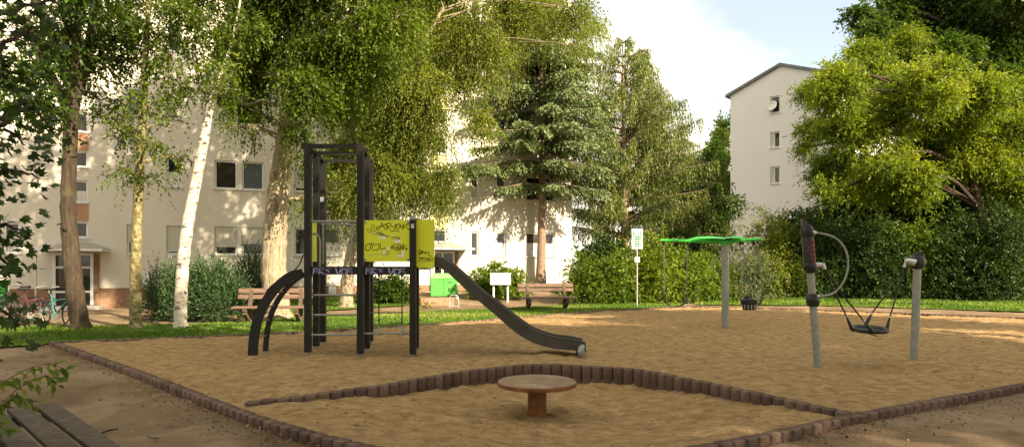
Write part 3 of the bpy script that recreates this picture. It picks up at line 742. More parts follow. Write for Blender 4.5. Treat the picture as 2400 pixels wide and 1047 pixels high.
# deck
zd = at(0, 626, YA).z
mb = MB(); mb.box(((X(0, 0) + X(0, 1)) / 2 - .02, (YA + YBm) / 2, zd), (.86, .70, .03)); mb.build('deck', M['wood_grey'], tw)
mb = MB(); mb.box(((X(0, 1) + X(0, 2)) / 2 - .02, (YA + YBm) / 2, zd), (.86, .70, .03)); mb.build('deck', M['wood_grey'], tw)
bz = at(0, 635, YA).z; bh = .115
for a, b in ((0, 1), (1, 2)):
    mb = MB(); mb.beam((X(0, a) + .052, YA, bz), (X(0, b) - .052, YA, bz), .05, bh)
    for s in (-1, 1): mb.beam((X(0, a) + .052, YA, bz + s * bh * .42), (X(0, b) - .052, YA, bz + s * bh * .42), .058, .018)
    be = mb.build('beam', M['black_metal'], tw)
    # lavender tag on the beam
    mb = MB(); y = YA - .031; x0 = X(0, a) + .09; W = .095; H = .105; zz0 = bz - .052
    GL = {'B': [[(0, 0), (.1, 1)], [(.1, 1), (.8, .85), (.2, .5)], [(.2, .5), (.9, .3), (0, 0)]], 'R': [[(0, 0), (.15, 1)], [(.1, 1), (.8, .8), (.15, .5), (.95, 0)]], 'S': [[(.95, .9), (.2, .8), (.8, .4), (0, .05)]],
          'V': [[(0, 1), (.4, 0), (.9, 1)]], 'O': [[(.3, .9), (0, .3), (.5, 0), (.9, .6), (.3, .95)]], ' ': []}
    for i, chh in enumerate('BRS VOB'):
        for stt in GL[chh]:
            for ox, oz in ((0, 0), (.012, .006)):
                ribbon(mb, [(x0 + i * W * .98 + u * W * 1.05 + ox, y, zz0 + v * H * .95 + oz * .5) for u, v in stt], .009)
    mb.build('graffiti', M['purple'], be)
for r in (1,):
    for a, b in ((0, 1), (1, 2)):
        mb = MB(); mb.beam((X(r, a) + .052, YBm, bz), (X(r, b) - .052, YBm, bz), .05, bh * .9); mb.build('beam', M['black_metal'], tw)
mb = MB(); mb.beam((X(2, 0) + .052, YC, bz), (X(2, 1) - .052, YC, bz), .05, bh * .9); mb.build('beam', M['black_metal'], tw)
for cc in (0, 1):
    mb = MB(); mb.beam((X(0, cc), YA + .055, bz), (X(1, cc), YBm - .055, bz), .05, bh * .85); mb.build('beam', M['black_metal'], tw)
    mb = MB(); mb.beam((X(1, cc), YBm + .055, bz), (X(2, cc), YC - .055, bz), .05, bh * .85); mb.build('beam', M['black_metal'], tw)
# curved hand rails
def handrail(pts, r=.016):
    mb = MB(); mb.tube(smooth_path(pts, 5), r, 8); mb.build('handrail', M['steel'], tw, smooth=True)
for s, xa, xb in ((1, 733, 750), (-1, 838, 824)):
    handrail([at(xa, 549, YA + .08), at((xa + xb) / 2, 548, YA + .08), at(xb - s * 3, 555, YA + .08), at(xb, 568, YA + .08), at(xb, 600, YA + .08), at(xb, 624, YA + .08)])
handrail([at(757, 520, YBm - .1), at(757, 560, YBm - .1), at(757, 618, YBm - .1)], .02)
handrail([at(829, 530, YBm - .1), at(829, 575, YBm - .1), at(829, 618, YBm - .1)], .012)
# lime boards
def board(px0, px1, py0, py1, Y, th=.018, rc=.03, name='panel'):
    a, b = at(px0, py1, Y), at(px1, py0, Y); mb = MB(); ol = []
    for (cx, cz, s) in ((b.x - rc, b.z - rc, 0), (a.x + rc, b.z - rc, 1), (a.x + rc, a.z + rc, 2), (b.x - rc, a.z + rc, 3)):
        for k in range(5):
            t = math.pi / 2 * (s + k / 4); ol.append((cx + rc * math.cos(t), Y, cz + rc * math.sin(t)))
    mb.prism(ol, (0, th, 0)); return mb.build(name, M['lime'], tw)
YP = YA - .03
pa = board(853, 962, 516, 612.5, YP, rc=.02)
pb = board(975, 1018, 515, 627, YP + .06, rc=.05)
Z5 = lambda x, y, Y=YP: at(820 + x / 5.233, 480 + y / 5.233, Y) + Vector((0, -.003, 0))
ink = MB()
for stt in [[(358, 282), (345, 265), (330, 280), (328, 300), (345, 305), (362, 282), (400, 218)], [(388, 222), (405, 250), (428, 290), (440, 302)], [(365, 275), (440, 240)], [(452, 228), (450, 300)], [(430, 245), (480, 222), (508, 238), (480, 262), (455, 268), (492, 302)],
            [(500, 272), (540, 262), (572, 235), (548, 300)], [(575, 250), (600, 230), (622, 250), (602, 287), (575, 290), (572, 262)], [(600, 252), (640, 280), (668, 285)], [(656, 232), (650, 302)], [(640, 264), (680, 250), (722, 230)], [(680, 262), (700, 285), (728, 297), (735, 280)],
            [(500, 322), (550, 315), (605, 326)],
            [(240, 470), (205, 488), (194, 530), (215, 560), (245, 540), (252, 500), (235, 470)], [(250, 490), (292, 465)], [(264, 465), (280, 520), (262, 525)], [(290, 492), (352, 480), (345, 545), (270, 550)], [(378, 470), (374, 530), (386, 545), (436, 525)],
            [(545, 478), (500, 520), (535, 515), (508, 547)], [(545, 500), (560, 542), (580, 505), (592, 545), (603, 500)], [(558, 480), (622, 490), (610, 540), (642, 500), (662, 480), (642, 532), (692, 490)], [(660, 530), (702, 540), (682, 562)], [(540, 548), (600, 548), (704, 528)]]:
    ribbon(ink, [Z5(*p) for p in stt], .0105)
ink.build('graffiti', M['ink'], pa)
ink = MB()
for stt in [[(835, 567), (868, 545), (850, 612)], [(840, 592), (882, 570), (868, 610), (900, 558), (888, 602)], [(902, 582), (930, 570), (924, 606), (950, 575), (976, 590), (960, 616), (1006, 624)], [(845, 640), (872, 652), (850, 692)], [(860, 672), (892, 640), (885, 692)], [(895, 662), (920, 645), (926, 690), (900, 692)], [(930, 662), (952, 650), (944, 692)], [(960, 640), (966, 692), (986, 650), (990, 692)], [(1000, 650), (1015, 662), (1005, 697)]]:
    ribbon(ink, [Z5(p[0], p[1], YP + .06) for p in stt], .0095)
ink.build('graffiti', M['ink'], pb)
def sq(mb, cx, cy, s=34, fill=True):
    if fill: a, b, c, d = [Z5(cx + i * s / 2, cy + j * s / 2) for i, j in ((-1, 1), (1, 1), (1, -1), (-1, -1))]; mb.add([v + Vector((0, .001, 0)) for v in (a, b, c, d)], [(0, 1, 2, 3)])
    else:
        c = [(-1, 1), (1, 1), (1, -1), (-1, -1), (-1, 1)]
        for (i, j), (k, l) in zip(c, c[1:]): ribbon(mb, [Z5(cx + i * s / 2, cy + j * s / 2), Z5(cx + k * s / 2, cy + l * s / 2)], .005)
wm = MB(); 
for c in [(373, 402), (421, 402), (558, 445), (602, 445), (465, 537), (420, 583), (650, 580), (603, 622), (650, 622)]: sq(wm, *c)
wm.build('white_squares', M['white'], pa)
im = MB()
for c in [(285, 258), (233, 310), (285, 306), (378, 352), (467, 583), (603, 582)]: sq(im, *c, fill=False)
im.build('square_outlines', M['ink'], pa)
gm = MB()
for k in range(5): ribbon(gm, [Z5(300 + k * 30, 315 + k * 14), Z5(340 + k * 30, 350 + k * 10), Z5(360 + k * 30, 320 + k * 14)], .012)
ribbon(gm, [Z5(240, 340), Z5(330, 362), Z5(480, 384)], .012); ribbon(gm, [Z5(515, 408), Z5(560, 392), Z5(610, 410), Z5(540, 425)], .02); ribbon(gm, [Z5(230, 625), Z5(330, 600), Z5(480, 622)], .01)
for v in gm.v: v.y += .0015
gm.build('faded_spray', M['greyink'], pa)
# corner brackets
for (x, y) in ((185, 215), (715, 215), (185, 670), (715, 670)):
    mb = MB(); mb.box(Z5(x, y), (.045, .012, .04), bev=.004); mb.build('bracket', M['steel'], pa)
# side boards seen edge on
mb = MB(); mb.box(((X(0, 0) + X(1, 0)) / 2 + .02, (YA + YBm) / 2, (at(0, 516, YA).z + at(0, 612, YA).z) / 2), (.018, .56, .68), rz=math.atan2(X(0, 0) - X(1, 0), .75)); mb.build('panel', M['lime'], tw)
mb = MB(); mb.box(((X(0, 1) + X(0, 2)) / 2, YBm + .01, (at(0, 516, YA).z + at(0, 612, YA).z) / 2), (.70, .018, .66)); mb.build('panel', M['lime'], tw)
# two climbing ropes with knobs
for px in (888, 942):
    mb = MB(); mb.tube([at(px, 641, YA), at(px, 700, YA - .005), at(px, 770, YA)], .011, 7); r = mb.build('climbing_rope', M['rope'], tw, smooth=True)
    mb = MB(); mb.lathe(at(px, 785, YA), [(.02, 0), (.036, .02), (.03, .06), (.014, .14), (.012, .17)], 12); mb.build('clamp', M['steel'], r, smooth=True)
    mb = MB(); mb.lathe(at(px, 644, YA), [(.015, -.03), (.022, 0), (.015, .03)], 10); mb.build('clamp', M['rubber'], r, smooth=True)
# slide: two side cheeks, bed, end roller
topp = smooth_path([(985, 607), (1020, 602), (1050, 614), (1080, 638), (1120, 674), (1170, 712), (1220, 752), (1258, 777), (1300, 791), (1345, 796), (1368, 801), (1376, 814)][:0] or [Vector((x, y, 0)) for x, y in [(985, 607), (1020, 602), (1050, 614), (1080, 638), (1120, 674), (1170, 713), (1220, 752), (1258, 776), (1300, 790), (1345, 796), (1372, 802)]], 5)
botp = smooth_path([Vector((x, y, 0)) for x, y in [(985, 630), (1018, 625), (1042, 634), (1068, 656), (1104, 690), (1153, 731), (1203, 774), (1246, 801), (1296, 816), (1340, 820), (1374, 824)]], 5)
YS0, YS1 = 11.08, 11.56
def cheek(Y, th):
    mb = MB(); n = len(topp)
    tp = [at(p.x, p.y, 11.08) for p in topp]; bp = [at(p.x, p.y, 11.08) for p in botp]
    for q in tp + bp: q.y = Y
    vs = tp + bp + [v + Vector((0, th, 0)) for v in tp + bp]
    fs = []
    for i in range(n - 1):
        fs += [(n + i, n + i + 1, i + 1, i), (2 * n + i, 2 * n + i + 1, 3 * n + i + 1, 3 * n + i), (i, i + 1, 2 * n + i + 1, 2 * n + i), (3 * n + i, 3 * n + i + 1, n + i + 1, n + i)]
    fs += [(0, 2 * n, 3 * n, n), (n - 1, 2 * n - 1, 4 * n - 1, 3 * n - 1)]
    mb.add(vs, fs)
    # rounded rim along the top
    mb.tube([v + Vector((0, th / 2, -.004)) for v in tp], th * .62, 8)
    return mb, tp, bp
sl = empty('slide', (0, 0, 0), None, None); sl.parent = tw; sl.location = (0, 0, 0)
mb, tp, bp = cheek(YS0, .035); mb.build('side_rail', M['slide'], sl, smooth=True)
mb, _, _ = cheek(YS1, .035); mb.build('side_rail', M['slide'], sl, smooth=True)
mb = MB(); bed = [t.lerp(b, .72) for t, b in zip(tp, bp)]
vs = []
for p in bed: vs += [Vector((p.x, YS0 + .03, p.z)), Vector((p.x, YS1 + .005, p.z))]
fs = [(2 * i, 2 * i + 2, 2 * i + 3, 2 * i + 1) for i in range(len(bed) - 1)]
mb.add(vs, fs); mb.add([v - Vector((0, 0, .012)) for v in vs], [f[::-1] for f in fs]); mb.build('slide_bed', M['steel_light'], sl, smooth=True)
e = at(1364, 822, 11.08)
mb = MB(); mb.lathe((e.x + .0, YS0 - .02, e.z), [(.001, -.03), (.10, -.03), (.115, -.018), (.115, .018), (.10, .03), (.001, .03)], 28, axis=(.84, -.54, 0)); mb.tube([(e.x - .03, YS0 + .02, e.z + .01), (e.x - .03, YS1, e.z + .01)], .05, 14); mb.build('end_roller', M['steel'], sl, smooth=True)
mb = MB(); mb.box((e.x - .03, (YS0 + YS1) / 2 + .02, e.z - .12), (.07, .35, .35)); mb.build('support', M['black_metal'], sl)
# arched climber on the left
def arch(pts, Y, w, th):
    P = smooth_path([at(x, y, 11.3) for x, y in pts], 6); mb = MB(); vs = []; fs = []
    for i, p in enumerate(P):
        t = (P[min(i + 1, len(P) - 1)] - P[max(i - 1, 0)]).normalized(); nn = Vector((-t.z, 0, t.x)) * w / 2
        for o, yy in ((nn, -th / 2), (-nn, -th / 2), (-nn, th / 2), (nn, th / 2)): vs.append(Vector((p.x + o.x, Y + yy, p.z + o.z)))
    for i in range(len(P) - 1):
        for k in range(4): fs.append((4 * i + k, 4 * i + (k + 1) % 4, 4 * i + 4 + (k + 1) % 4, 4 * i + 4 + k))
    fs += [(0, 1, 2, 3), (4 * len(P) - 1, 4 * len(P) - 2, 4 * len(P) - 3, 4 * len(P) - 4)]
    mb.add(vs, fs); return mb.build('arch_rail', M['black_metal'], ac), P
ac = empty('arch_climber', (0, 0, 0), None, None); ac.parent = tw; ac.location = (0, 0, 0)
apts = [(718, 640), (695, 645), (672, 660), (648, 685), (627, 718), (614, 752), (607, 790), (604, 830)]
_, PA = arch(apts, 11.08, .15, .06); _, PB = arch(apts, 11.66, .085, .05)
for i in range(6, len(PA) - 3, 6):
    p = PA[i]; mb = MB(); mb.tube([(p.x, 11.10, p.z), (p.x, 11.70, p.z)], .016, 8); mb.build('rung', M['steel'], ac, smooth=True)
mb = MB(); mb.tube(smooth_path([at(711, 596, 11.4), at(700, 622, 11.4), at(684, 638, 11.4), at(660, 652, 11.4), at(638, 668, 11.4), at(624, 684, 11.4), at(621, 700, 11.4), at(625, 712, 11.4)], 4), .011, 6); mb.build('grab_rope', M['rope'], tw, smooth=True)

# ================================================================== SAND TABLE
tb = Vector((.285, 7.55, sand1(.285, 7.55)))
t = empty('sand_table', tb, 'round wooden play table on a rusty square post in the sunken sand pit', 'table')
ztt = at(0, 891, 7.55).z
mb = MB(); mb.lathe((tb.x, tb.y, ztt), [(.001, -.06), (.425, -.06), (.443, -.052), (.446, -.03), (.443, -.006), (.43, 0), (.001, .0)], 64); mb.build('tabletop', M['table_wood'], t, smooth=True)
mb = MB(); mb.box((tb.x, tb.y, ztt - .30), (.20, .18, .48), rz=.06, bev=.012); mb.build('post', M['rust'], t)
mb = MB(); mb.lathe((tb.x, tb.y, ztt), [(.446, -.055), (.452, -.05), (.452, -.02), (.446, -.015)], 64); mb.build('edge_band', M['rust'], t, smooth=True)

# ================================================================== HALF-ROUND SWING FRAME (two leaning posts, nest seat)
Y1, Y2 = 9.69, 10.43
b1 = gp(1918, 866); b1.z = sand1(b1.x, b1.y)
nsw = empty('basket_swing', (b1 + gp(2142, 849)) / 2, 'basket swing with a small black rubber seat between two leaning grey posts', 'swing')
def lean(mb, a, b, r, n=20): mb.tube([a, b], r, n)
A0 = at(1919, 880, Y1); A1 = at(1903, 636, Y1); AT = at(1892, 548, Y1)
def onA(py): f = (880 - py) / (880 - 548); return A0.lerp(AT, f)
mb = MB(); mb.tube([A0, onA(640)], .053, 20); pA = mb.build('post', M['steel'], nsw, smooth=True)
C0 = at(2141, 862, Y2); C1 = at(2151, 600, Y2)
mb = MB(); mb.tube([C0, C0.lerp(C1, .93)], .058, 20); pC = mb.build('post', M['steel'], nsw, smooth=True)
axA = (onA(548) - onA(860)).normalized()
for py, r in ((544, .098), (624, .096), (703, .096)):
    mb = MB(); mb.lathe(onA(py), [(.055, -r), (.075, -r * .92), (r * .95, -r * .5), (r, -.012), (r * .93, -.008), (r * .93, .008), (r, .012), (r * .95, r * .5), (.075, r * .92), (.055, r)], 22, axis=axA); mb.build('clamp', M['rubber'], pA, smooth=True)
mb = MB(); mb.lathe(onA(552), [(.085, -.49), (.088, -.45), (.083, 0), (.080, .02)], 20, axis=axA); sv = mb.build('sleeve', M['rubber'], nsw, smooth=True)
mb = MB()
o = onA(590)
for k in range(5):
    yy = 566 + k * 11; c = onA(yy); a0 = -.05 + .03 * math.sin(k * 2); pts = []
    for aa, dz in ((-1.15, .02), (-.85, -.03), (-.5, .02), (-.2, -.02)):
        pts.append(Vector((c.x + .0915 * math.sin(-aa - .35), c.y - .0915 * math.cos(-aa - .35), c.z + dz)))
    ribbon(mb, pts, .014, n=(.3, -1, 0))
mb.build('graffiti', M['redpaint'], sv)
# fin on top
tp_ = onA(527)
mb = MB(); mb.prism([at(1883, 534, Y1 - .04), at(1881, 512, Y1 - .04), at(1889, 515, Y1 - .04), at(1898, 525, Y1 - .04), at(1900, 536, Y1 - .04)][::-1], (0, .08, 0)); mb.build('fin', M['rubber'], pA)
# curved grab tube
mb = MB(); mb.tube(smooth_path([at(x, y, Y1 - .05) for x, y in [(1903, 545), (1925, 547), (1955, 556), (1975, 574), (1986, 600), (1987, 630), (1978, 658), (1962, 680), (1940, 692), (1912, 694)]], 5), .0145, 10); mb.build('grab_tube', M['steel'], pA, smooth=True)
mb = MB(); mb.tube([at(1902, 543, Y1 - .05), at(1912, 546, Y1 - .05)], .03, 10); mb.tube([at(1908, 695, Y1 - .05), at(1920, 694, Y1 - .05)], .026, 10); mb.build('tube_fitting', M['steel_light'], pA, smooth=True)
# hinge A
mb = MB(); mb.tube([at(1908, 622, Y1), at(1924, 620, Y1), at(1930, 622, Y1)], [.045, .036, .03], 14); mb.tube([at(1928, 618, Y1 - .01), at(1933, 630, Y1 - .01)], .028, 10); mb.build('hinge', M['steel_light'], pA, smooth=True)
# post C head
hc = at(2150, 614, Y2)
mb = MB(); mb.lathe(hc, [(.05, -.115), (.09, -.10), (.112, -.04), (.112, .02), (.10, .08), (.07, .10), (.001, .105)], 22, sx=1.0); mb.build('clamp', M['rubber'], pC, smooth=True)
mb = MB(); mb.prism([at(2143, 602, Y2 - .04), at(2147, 592, Y2 - .04), at(2163, 588, Y2 - .04), at(2162, 602, Y2 - .04)][::-1], (0, .08, 0)); mb.build('fin', M['rubber'], pC)
mb = MB(); mb.tube([at(2146, 616, Y2 - .1), at(2130, 611, Y2 - .06), at(2122, 611, Y2 - .02)], [.055, .045, .032], 14); mb.tube([at(2126, 609, Y2), at(2119, 626, Y2)], .027, 10); mb.build('hinge', M['steel_light'], pC, smooth=True)
# seat
Ys = 10.0; sc = at(2037, 771, Ys)
se = empty('basket_seat', (0, 0, 0), None, None); se.parent = nsw; se.location = (0, 0, 0)
tilt = Vector((.03, -.09, 1)).normalized()
mb = MB(); mb.lathe(sc, [(.20, -.022), (.255, -.026), (.268, -.014), (.272, .008), (.262, .026), (.235, .03), (.21, .012), (.20, -.012)], 36, axis=tilt); mb.build('rim', M['rubber'], se, smooth=True)
mb = MB()
for k in range(4):
    a = k * math.pi / 4 + .3; d = Vector((math.cos(a), math.sin(a), 0)) * .225; mb.beam(sc - d + Vector((0, 0, -.02)), sc + d + Vector((0, 0, -.02)), .045, .015)
mb.lathe(sc + Vector((0, 0, -.03)), [(.001, 0), (.08, 0), (.08, .02), (.001, .02)], 16); mb.build('webbing', M['rubber'], se)
for hinge, att, pod0 in ((at(1933, 634, Y1), (1999, 776, Ys - .02), (1984, 741)), (at(1933, 634, Y1), (2046, 778, Ys - .27), (2026, 754)), (at(2119, 628, Y2), (2076, 781, Ys + .02), (2085, 744)), (at(2119, 628, Y2), (2028, 762, Ys + .27), (2042, 736))):
    e = at(*att); p = at(pod0[0], pod0[1], e.y)
    mb = MB(); mb.tube([hinge, hinge.lerp(p, .5) + Vector((0, 0, -.01)), p], .0115, 7); rp = mb.build('rope', M['rope'], se, smooth=True)
    mb = MB(); mb.tube([p, p.lerp(e, .35), p.lerp(e, .8), e], [.012, .021, .027, .018], 12); mb.build('rope_boot', M['rubber'], se, smooth=True)
    mb = MB(); mb.tube([p + (p - e).normalized() * .03, p], .015, 10); mb.build('ferrule', M['steel_light'], se, smooth=True)
mb = MB(); mb.tube([at(2038, 782, Ys - .25), at(2056, 787, Ys - .25)], .008, 6); mb.build('strap', M['rope'], se)

# ================================================================== GREEN MULTI SWING
Yg = 16.26; gb_ = gp(1700, 768); gbz = sand1(gb_.x, gb_.y); hub = at(1700, 566, Yg)
gs = empty('rotor_swing', (gb_.x, gb_.y, gbz), 'grey steel pole carrying a bright green star-shaped swing head with three hanging seats', 'swing')
mb = MB(); mb.tube([(hub.x, Yg, gbz - .3), (hub.x, Yg, hub.z - .02)], .088, 24); mb.build('pole', M['steel'], gs, smooth=True)
mb = MB(); mb.lathe((hub.x, Yg, hub.z), [(.001, -.08), (.10, -.08), (.13, -.05), (.14, .02), (.12, .06), (.001, .07)], 24); hb = mb.build('hub', M['green_metal'], gs, smooth=True)
arms = {'L': (at(1548, 563, Yg + .1), 1), 'F': (at(1786, 561, Yg - .7), 0), 'K': (at(1780, 560, Yg + .9), 0)}
def armobj(end):
    s = Vector((hub.x, Yg, hub.z + .0)); d = (end - s); d.z = 0; d.normalize(); side = Vector((-d.y, d.x, 0)); L = (end - s).length; mb = MB()
    # tapered tube with a flat raised wing near the hub
    mb.tube([s, s + (end - s) * .5, end], [.058, .044, .034], 12)
    w = []
    for f, hw, zt in ((.0, .20, .10), (.25, .17, .125), (.45, .10, .10), (.62, .02, .03)):
        c = s + (end - s) * f; w.append((c + side * hw + Vector((0, 0, zt - .05)), c + Vector((0, 0, zt)), c - side * hw + Vector((0, 0, zt - .05))))
    vs = [v for t3 in w for v in t3]; fs = []
    for i in range(3):
        for k in range(2): fs.append((3 * i + k, 3 * i + k + 1, 3 * i + 4 + k, 3 * i + 3 + k))
    mb.add(vs, fs); mb.add([v - Vector((0, 0, .03)) for v in vs], [f[::-1] for f in fs])
    return mb.build('arm', M['green_metal'], gs, smooth=True), s, d
AR = {k: armobj(v[0]) for k, v in arms.items()}
def chain(mb, a, b):
    L = (b - a).length; n = max(3, int(L / .05)); d = (b - a) / n
    for i in range(n):
        c = a + d * (i + .5); ax = d.normalized(); o = (Vector((1, 0, 0)) if i % 2 else Vector((0, 1, 0)))
        o = (o - ax * o.dot(ax)).normalized(); pts = [c + ax * (.032 * math.cos(t)) + o * (.014 * math.sin(t)) for t in np.linspace(0, 2 * math.pi, 9)]
        mb.tube(pts, .0055, 4, cap=False)
def hangers(key, f1, f2, bottoms, nm):
    o, s, d = AR[key]; end = arms[key][0]; out = []
    seat = empty(nm, (0, 0, 0), None, None); seat.parent = gs; seat.location = (0, 0, 0)
    for f, bt in zip((f1, f2), bottoms):
        a = s + (end - s) * f + Vector((0, 0, -.05))
        mb = MB(); mb.lathe(a, [(.02, -.06), (.032, -.04), (.032, 0), (.045, .03), (.03, .05)], 12); mb.build('bearing', M['rubber'], seat, smooth=True)
        mb = MB(); chain(mb, a + Vector((0, 0, -.05)), bt); mb.build('chain', M['chain'], seat, smooth=True)
    return seat
# empty strap loop on the left arm
YL = Yg + .05
s1 = hangers('L', .95, .58, [at(1557, 690, YL), at(1608, 690, YL)], 'swing_seat')
mb = MB(); P = smooth_path([at(1557, 688, YL), at(1559, 703, YL), at(1568, 714, YL), at(1583, 718, YL), at(1598, 714, YL), at(1606, 703, YL), at(1608, 688, YL)], 5)
vs = []; fs = []
for p in P: vs += [p + Vector((0, -.07, 0)), p + Vector((0, .07, 0))]
fs = [(2 * i, 2 * i + 1, 2 * i + 3, 2 * i + 2) for i in range(len(P) - 1)]
mb.add(vs, fs); mb.add([v - Vector((0, 0, .016)) for v in vs], [f[::-1] for f in fs])
mb.tube([p + Vector((0, -.07, -.008)) for p in P], .011, 6); mb.tube([p + Vector((0, .07, -.008)) for p in P], .011, 6)
mb.build('strap', M['rubber'], s1, smooth=True)
# toddler bucket on the front arm
YT = Yg - .5; c = at(1756, 716, YT)
s2 = hangers('F', .42, .78, [c + Vector((-.15, 0, .11)), c + Vector((.16, 0, .11))], 'bucket_seat')
mb = MB(); mb.lathe(c, [(.12, -.10), (.155, -.09), (.185, .03), (.20, .10), (.185, .105), (.165, .03), (.14, -.07), (.12, -.08)], 20, sx=1, sy=.85)
bk = mb.build('bucket', M['rubber'], s2, smooth=True)
mb = MB()
for k in range(7):
    a = -math.pi * .9 + k * math.pi * .8 / 6; mb.box(c + Vector((.188 * math.cos(a), .16 * math.sin(a), -.02)), (.012, .012, .09), rz=a)
mb.build('slot', M['steel_light'], s2)
mb = MB(); mb.tube([c + Vector((.185 * math.cos(t), -.157 * abs(math.sin(t)) , .12 + .02 * math.sin(t))) for t in np.linspace(0, math.pi, 12)], .02, 8); mb.lathe(c + Vector((0, .12, .10)), [(.10, 0), (.085, .08), (.05, .13), (.02, .15)], 14, sy=.3); mb.build('backrest', M['rubber'], s2, smooth=True)
# belt seat on the rear arm
YK = Yg + .7; c3 = at(1779, 704, YK)
s3 = hangers('K', .5, .95, [at(1758, 688, YK), at(1787, 684, YK)], 'swing_seat')
mb = MB(); P = smooth_path([at(1758, 690, YK), at(1762, 705, YK), at(1774, 712, YK), at(1783, 706, YK), at(1788, 682, YK)], 5)
vs = []
for p in P: vs += [p + Vector((0, -.09, 0)), p + Vector((0, .09, 0))]
fs = [(2 * i, 2 * i + 1, 2 * i + 3, 2 * i + 2) for i in range(len(P) - 1)]
mb.add(vs, fs); mb.add([v - Vector((0, 0, .02)) for v in vs], [f[::-1] for f in fs]); mb.build('belt', M['rubber'], s3, smooth=True)

# ================================================================== SIGN, MAILBOXES, BINS, BENCHES, BIKES
sb = gp(1493, 720)
sg = empty('playground_sign', sb, 'white notice board with green print on a thin steel pole beside the hedge', 'sign')
zt = at(0, 536, sb.y).z
mb = MB(); mb.tube([(sb.x, sb.y, -.2), (sb.x, sb.y, zt - .05)], .028, 12); mb.build('pole', M['steel_light'], sg, smooth=True)
sw, shh = .40, .745; mb = MB(); mb.box((sb.x, sb.y - .045, zt - shh / 2), (sw, .02, shh), bev=.004); sp = mb.build('sign_board', M['white'], sg)
M['sign_green'] = pm('sign_green', [(.3, (.03, .16, .12)), (.7, (.05, .22, .16))], 3, .6)
yb = sb.y - .058; sy = lambda v: zt - v * shh; sxx = lambda u: sb.x + (u - .5) * sw
def plate(mb, u0, u1, v0, v1, o=0): mb.add([(sxx(u0), yb - o, sy(v1)), (sxx(u1), yb - o, sy(v1)), (sxx(u1), yb - o, sy(v0)), (sxx(u0), yb - o, sy(v0))], [(0, 1, 2, 3)])
mb = MB(); plate(mb, .1, .92, .17, .88); mb.build('green_field', M['sign_green'], sp)
mb = MB(); plate(mb, .24, .78, .215, .275, .002); plate(mb, .16, .86, .325, .355, .002)
for r in range(4):
    y0 = .42 + r * .115
    plate(mb, .14, .30, y0, y0 + .085, .002); plate(mb, .70, .88, y0, y0 + .085, .002); plate(mb, .36, .62, y0 + .02, y0 + .05, .002) if r % 2 == 0 else plate(mb, .36, .66, y0 + .03, y0 + .055, .002)
mb.build('print', M['white'], sp)
mb = MB()
for r in range(4):
    y0 = .435 + r * .115; plate(mb, .18, .26, y0, y0 + .05, .004); plate(mb, .74, .83, y0, y0 + .05, .004)
mb.build('pictogram', M['ink'], sp)
mb = MB(); mb.box((sb.x + .0, sb.y - .045, at(0, 608, sb.y).z), (.19, .015, .19), bev=.003); mb.build('sticker', M['white'], sg)
mb = MB(); mb.box((sb.x + .02, sb.y - .055, at(0, 606, sb.y).z), (.09, .004, .07)); mb.build('sticker_print', M['greyink'], sg)

def gpg(px, py):       # photo pixel to the sloping ground
    z = 0.0
    for _ in range(12): p = gp(px, py, z); z = .5 * z + .5 * g1(p.x, p.y)
    p = gp(px, py, z); p.z = g1(p.x, p.y); return p
mbp = gpg(1174, 707)
ml = empty('mailbox_stand', mbp, 'white letterbox cabinet on two posts in front of a leafy shrub', 'mailboxes')
Ym = mbp.y; a, b = at(1149, 641, Ym), at(1197, 667, Ym)
for px in (1157, 1190):
    p = at(px, 700, Ym); mb = MB(); mb.box((p.x, Ym, (mbp.z - .1 + b.z) / 2), (.075, .075, b.z - mbp.z + .1), bev=.006); mb.build('post', M['white'], ml)
mb = MB(); mb.box(((a.x + b.x) / 2, Ym, (a.z + b.z) / 2), (b.x - a.x, .32, a.z - b.z), bev=.01); cb = mb.build('cabinet', M['white'], ml)
for i in range(2):
    for j in range(4):
        x = a.x + .04 + i * .27; z = b.z + .03 + j * (a.z - b.z - .05) / 4
        mb = MB(); mb.box((x + .12, Ym - .163, z + .043), (.235, .008, .075), bev=.002); l = mb.build('letterbox_door', M['frame'], ml)
        mb = MB(); mb.box((x + .12, Ym - .1685, z + .058), (.15, .003, .012)); mb.build('slot', M['greyink'], l)
mb = MB(); mb.box(((a.x + b.x) / 2, Ym, a.z + .015), (b.x - a.x + .05, .38, .03), bev=.008); mb.build('lid', M['frame'], ml)

gc = gpg(1040, 694); Yc = gc.y
bn = empty('bin_enclosure', gc, 'light green metal bin housing near the second house entrance, beside the bike rack', 'bin housing')
x0, x1 = at(1010, 0, Yc).x, at(1070, 0, Yc).x; z1 = at(0, 652, Yc).z; z2 = at(0, 641.5, Yc).z
mb = MB(); mb.box(((x0 + x1) / 2, Yc + .45, (gc.z + z1) / 2), (x1 - x0, .9, z1 - gc.z), bev=.01); bb = mb.build('body', M['bin_green'], bn)
mb = MB(); v = [(x0 - .02, Yc - .02, z1 + .002), (x1 + .02, Yc - .02, z1 + .002), (x1 + .02, Yc + .92, z1 + .002), (x0 - .02, Yc + .92, z1 + .002), (x0 + .1, Yc + .22, z2 + .02), (x1 - .1, Yc + .22, z2 + .02), (x1 - .1, Yc + .8, z2 + .02), (x0 + .1, Yc + .8, z2 + .02)]
mb.add(v, [(3, 2, 1, 0), (4, 5, 6, 7), (0, 1, 5, 4), (1, 2, 6, 5), (2, 3, 7, 6), (3, 0, 4, 7)]); mb.build('lid', M['bin_lid'], bn)
mb = MB(); mb.tube([(x1 - .35, Yc - .02, z1 - .14), (x1 - .35, Yc - .05, z1 - .14), (x1 - .15, Yc - .05, z1 - .14), (x1 - .15, Yc - .02, z1 - .14)], .012, 6); mb.build('handle', M['steel'], bb)
for x in (x0 + .012, (x0 + x1) / 2, x1 - .012):
    mb = MB(); mb.box((x, Yc - .006, (gc.z + z1) / 2), (.03, .012, z1 - gc.z - .03)); mb.build('corner_strip', M['green_metal'], bb)

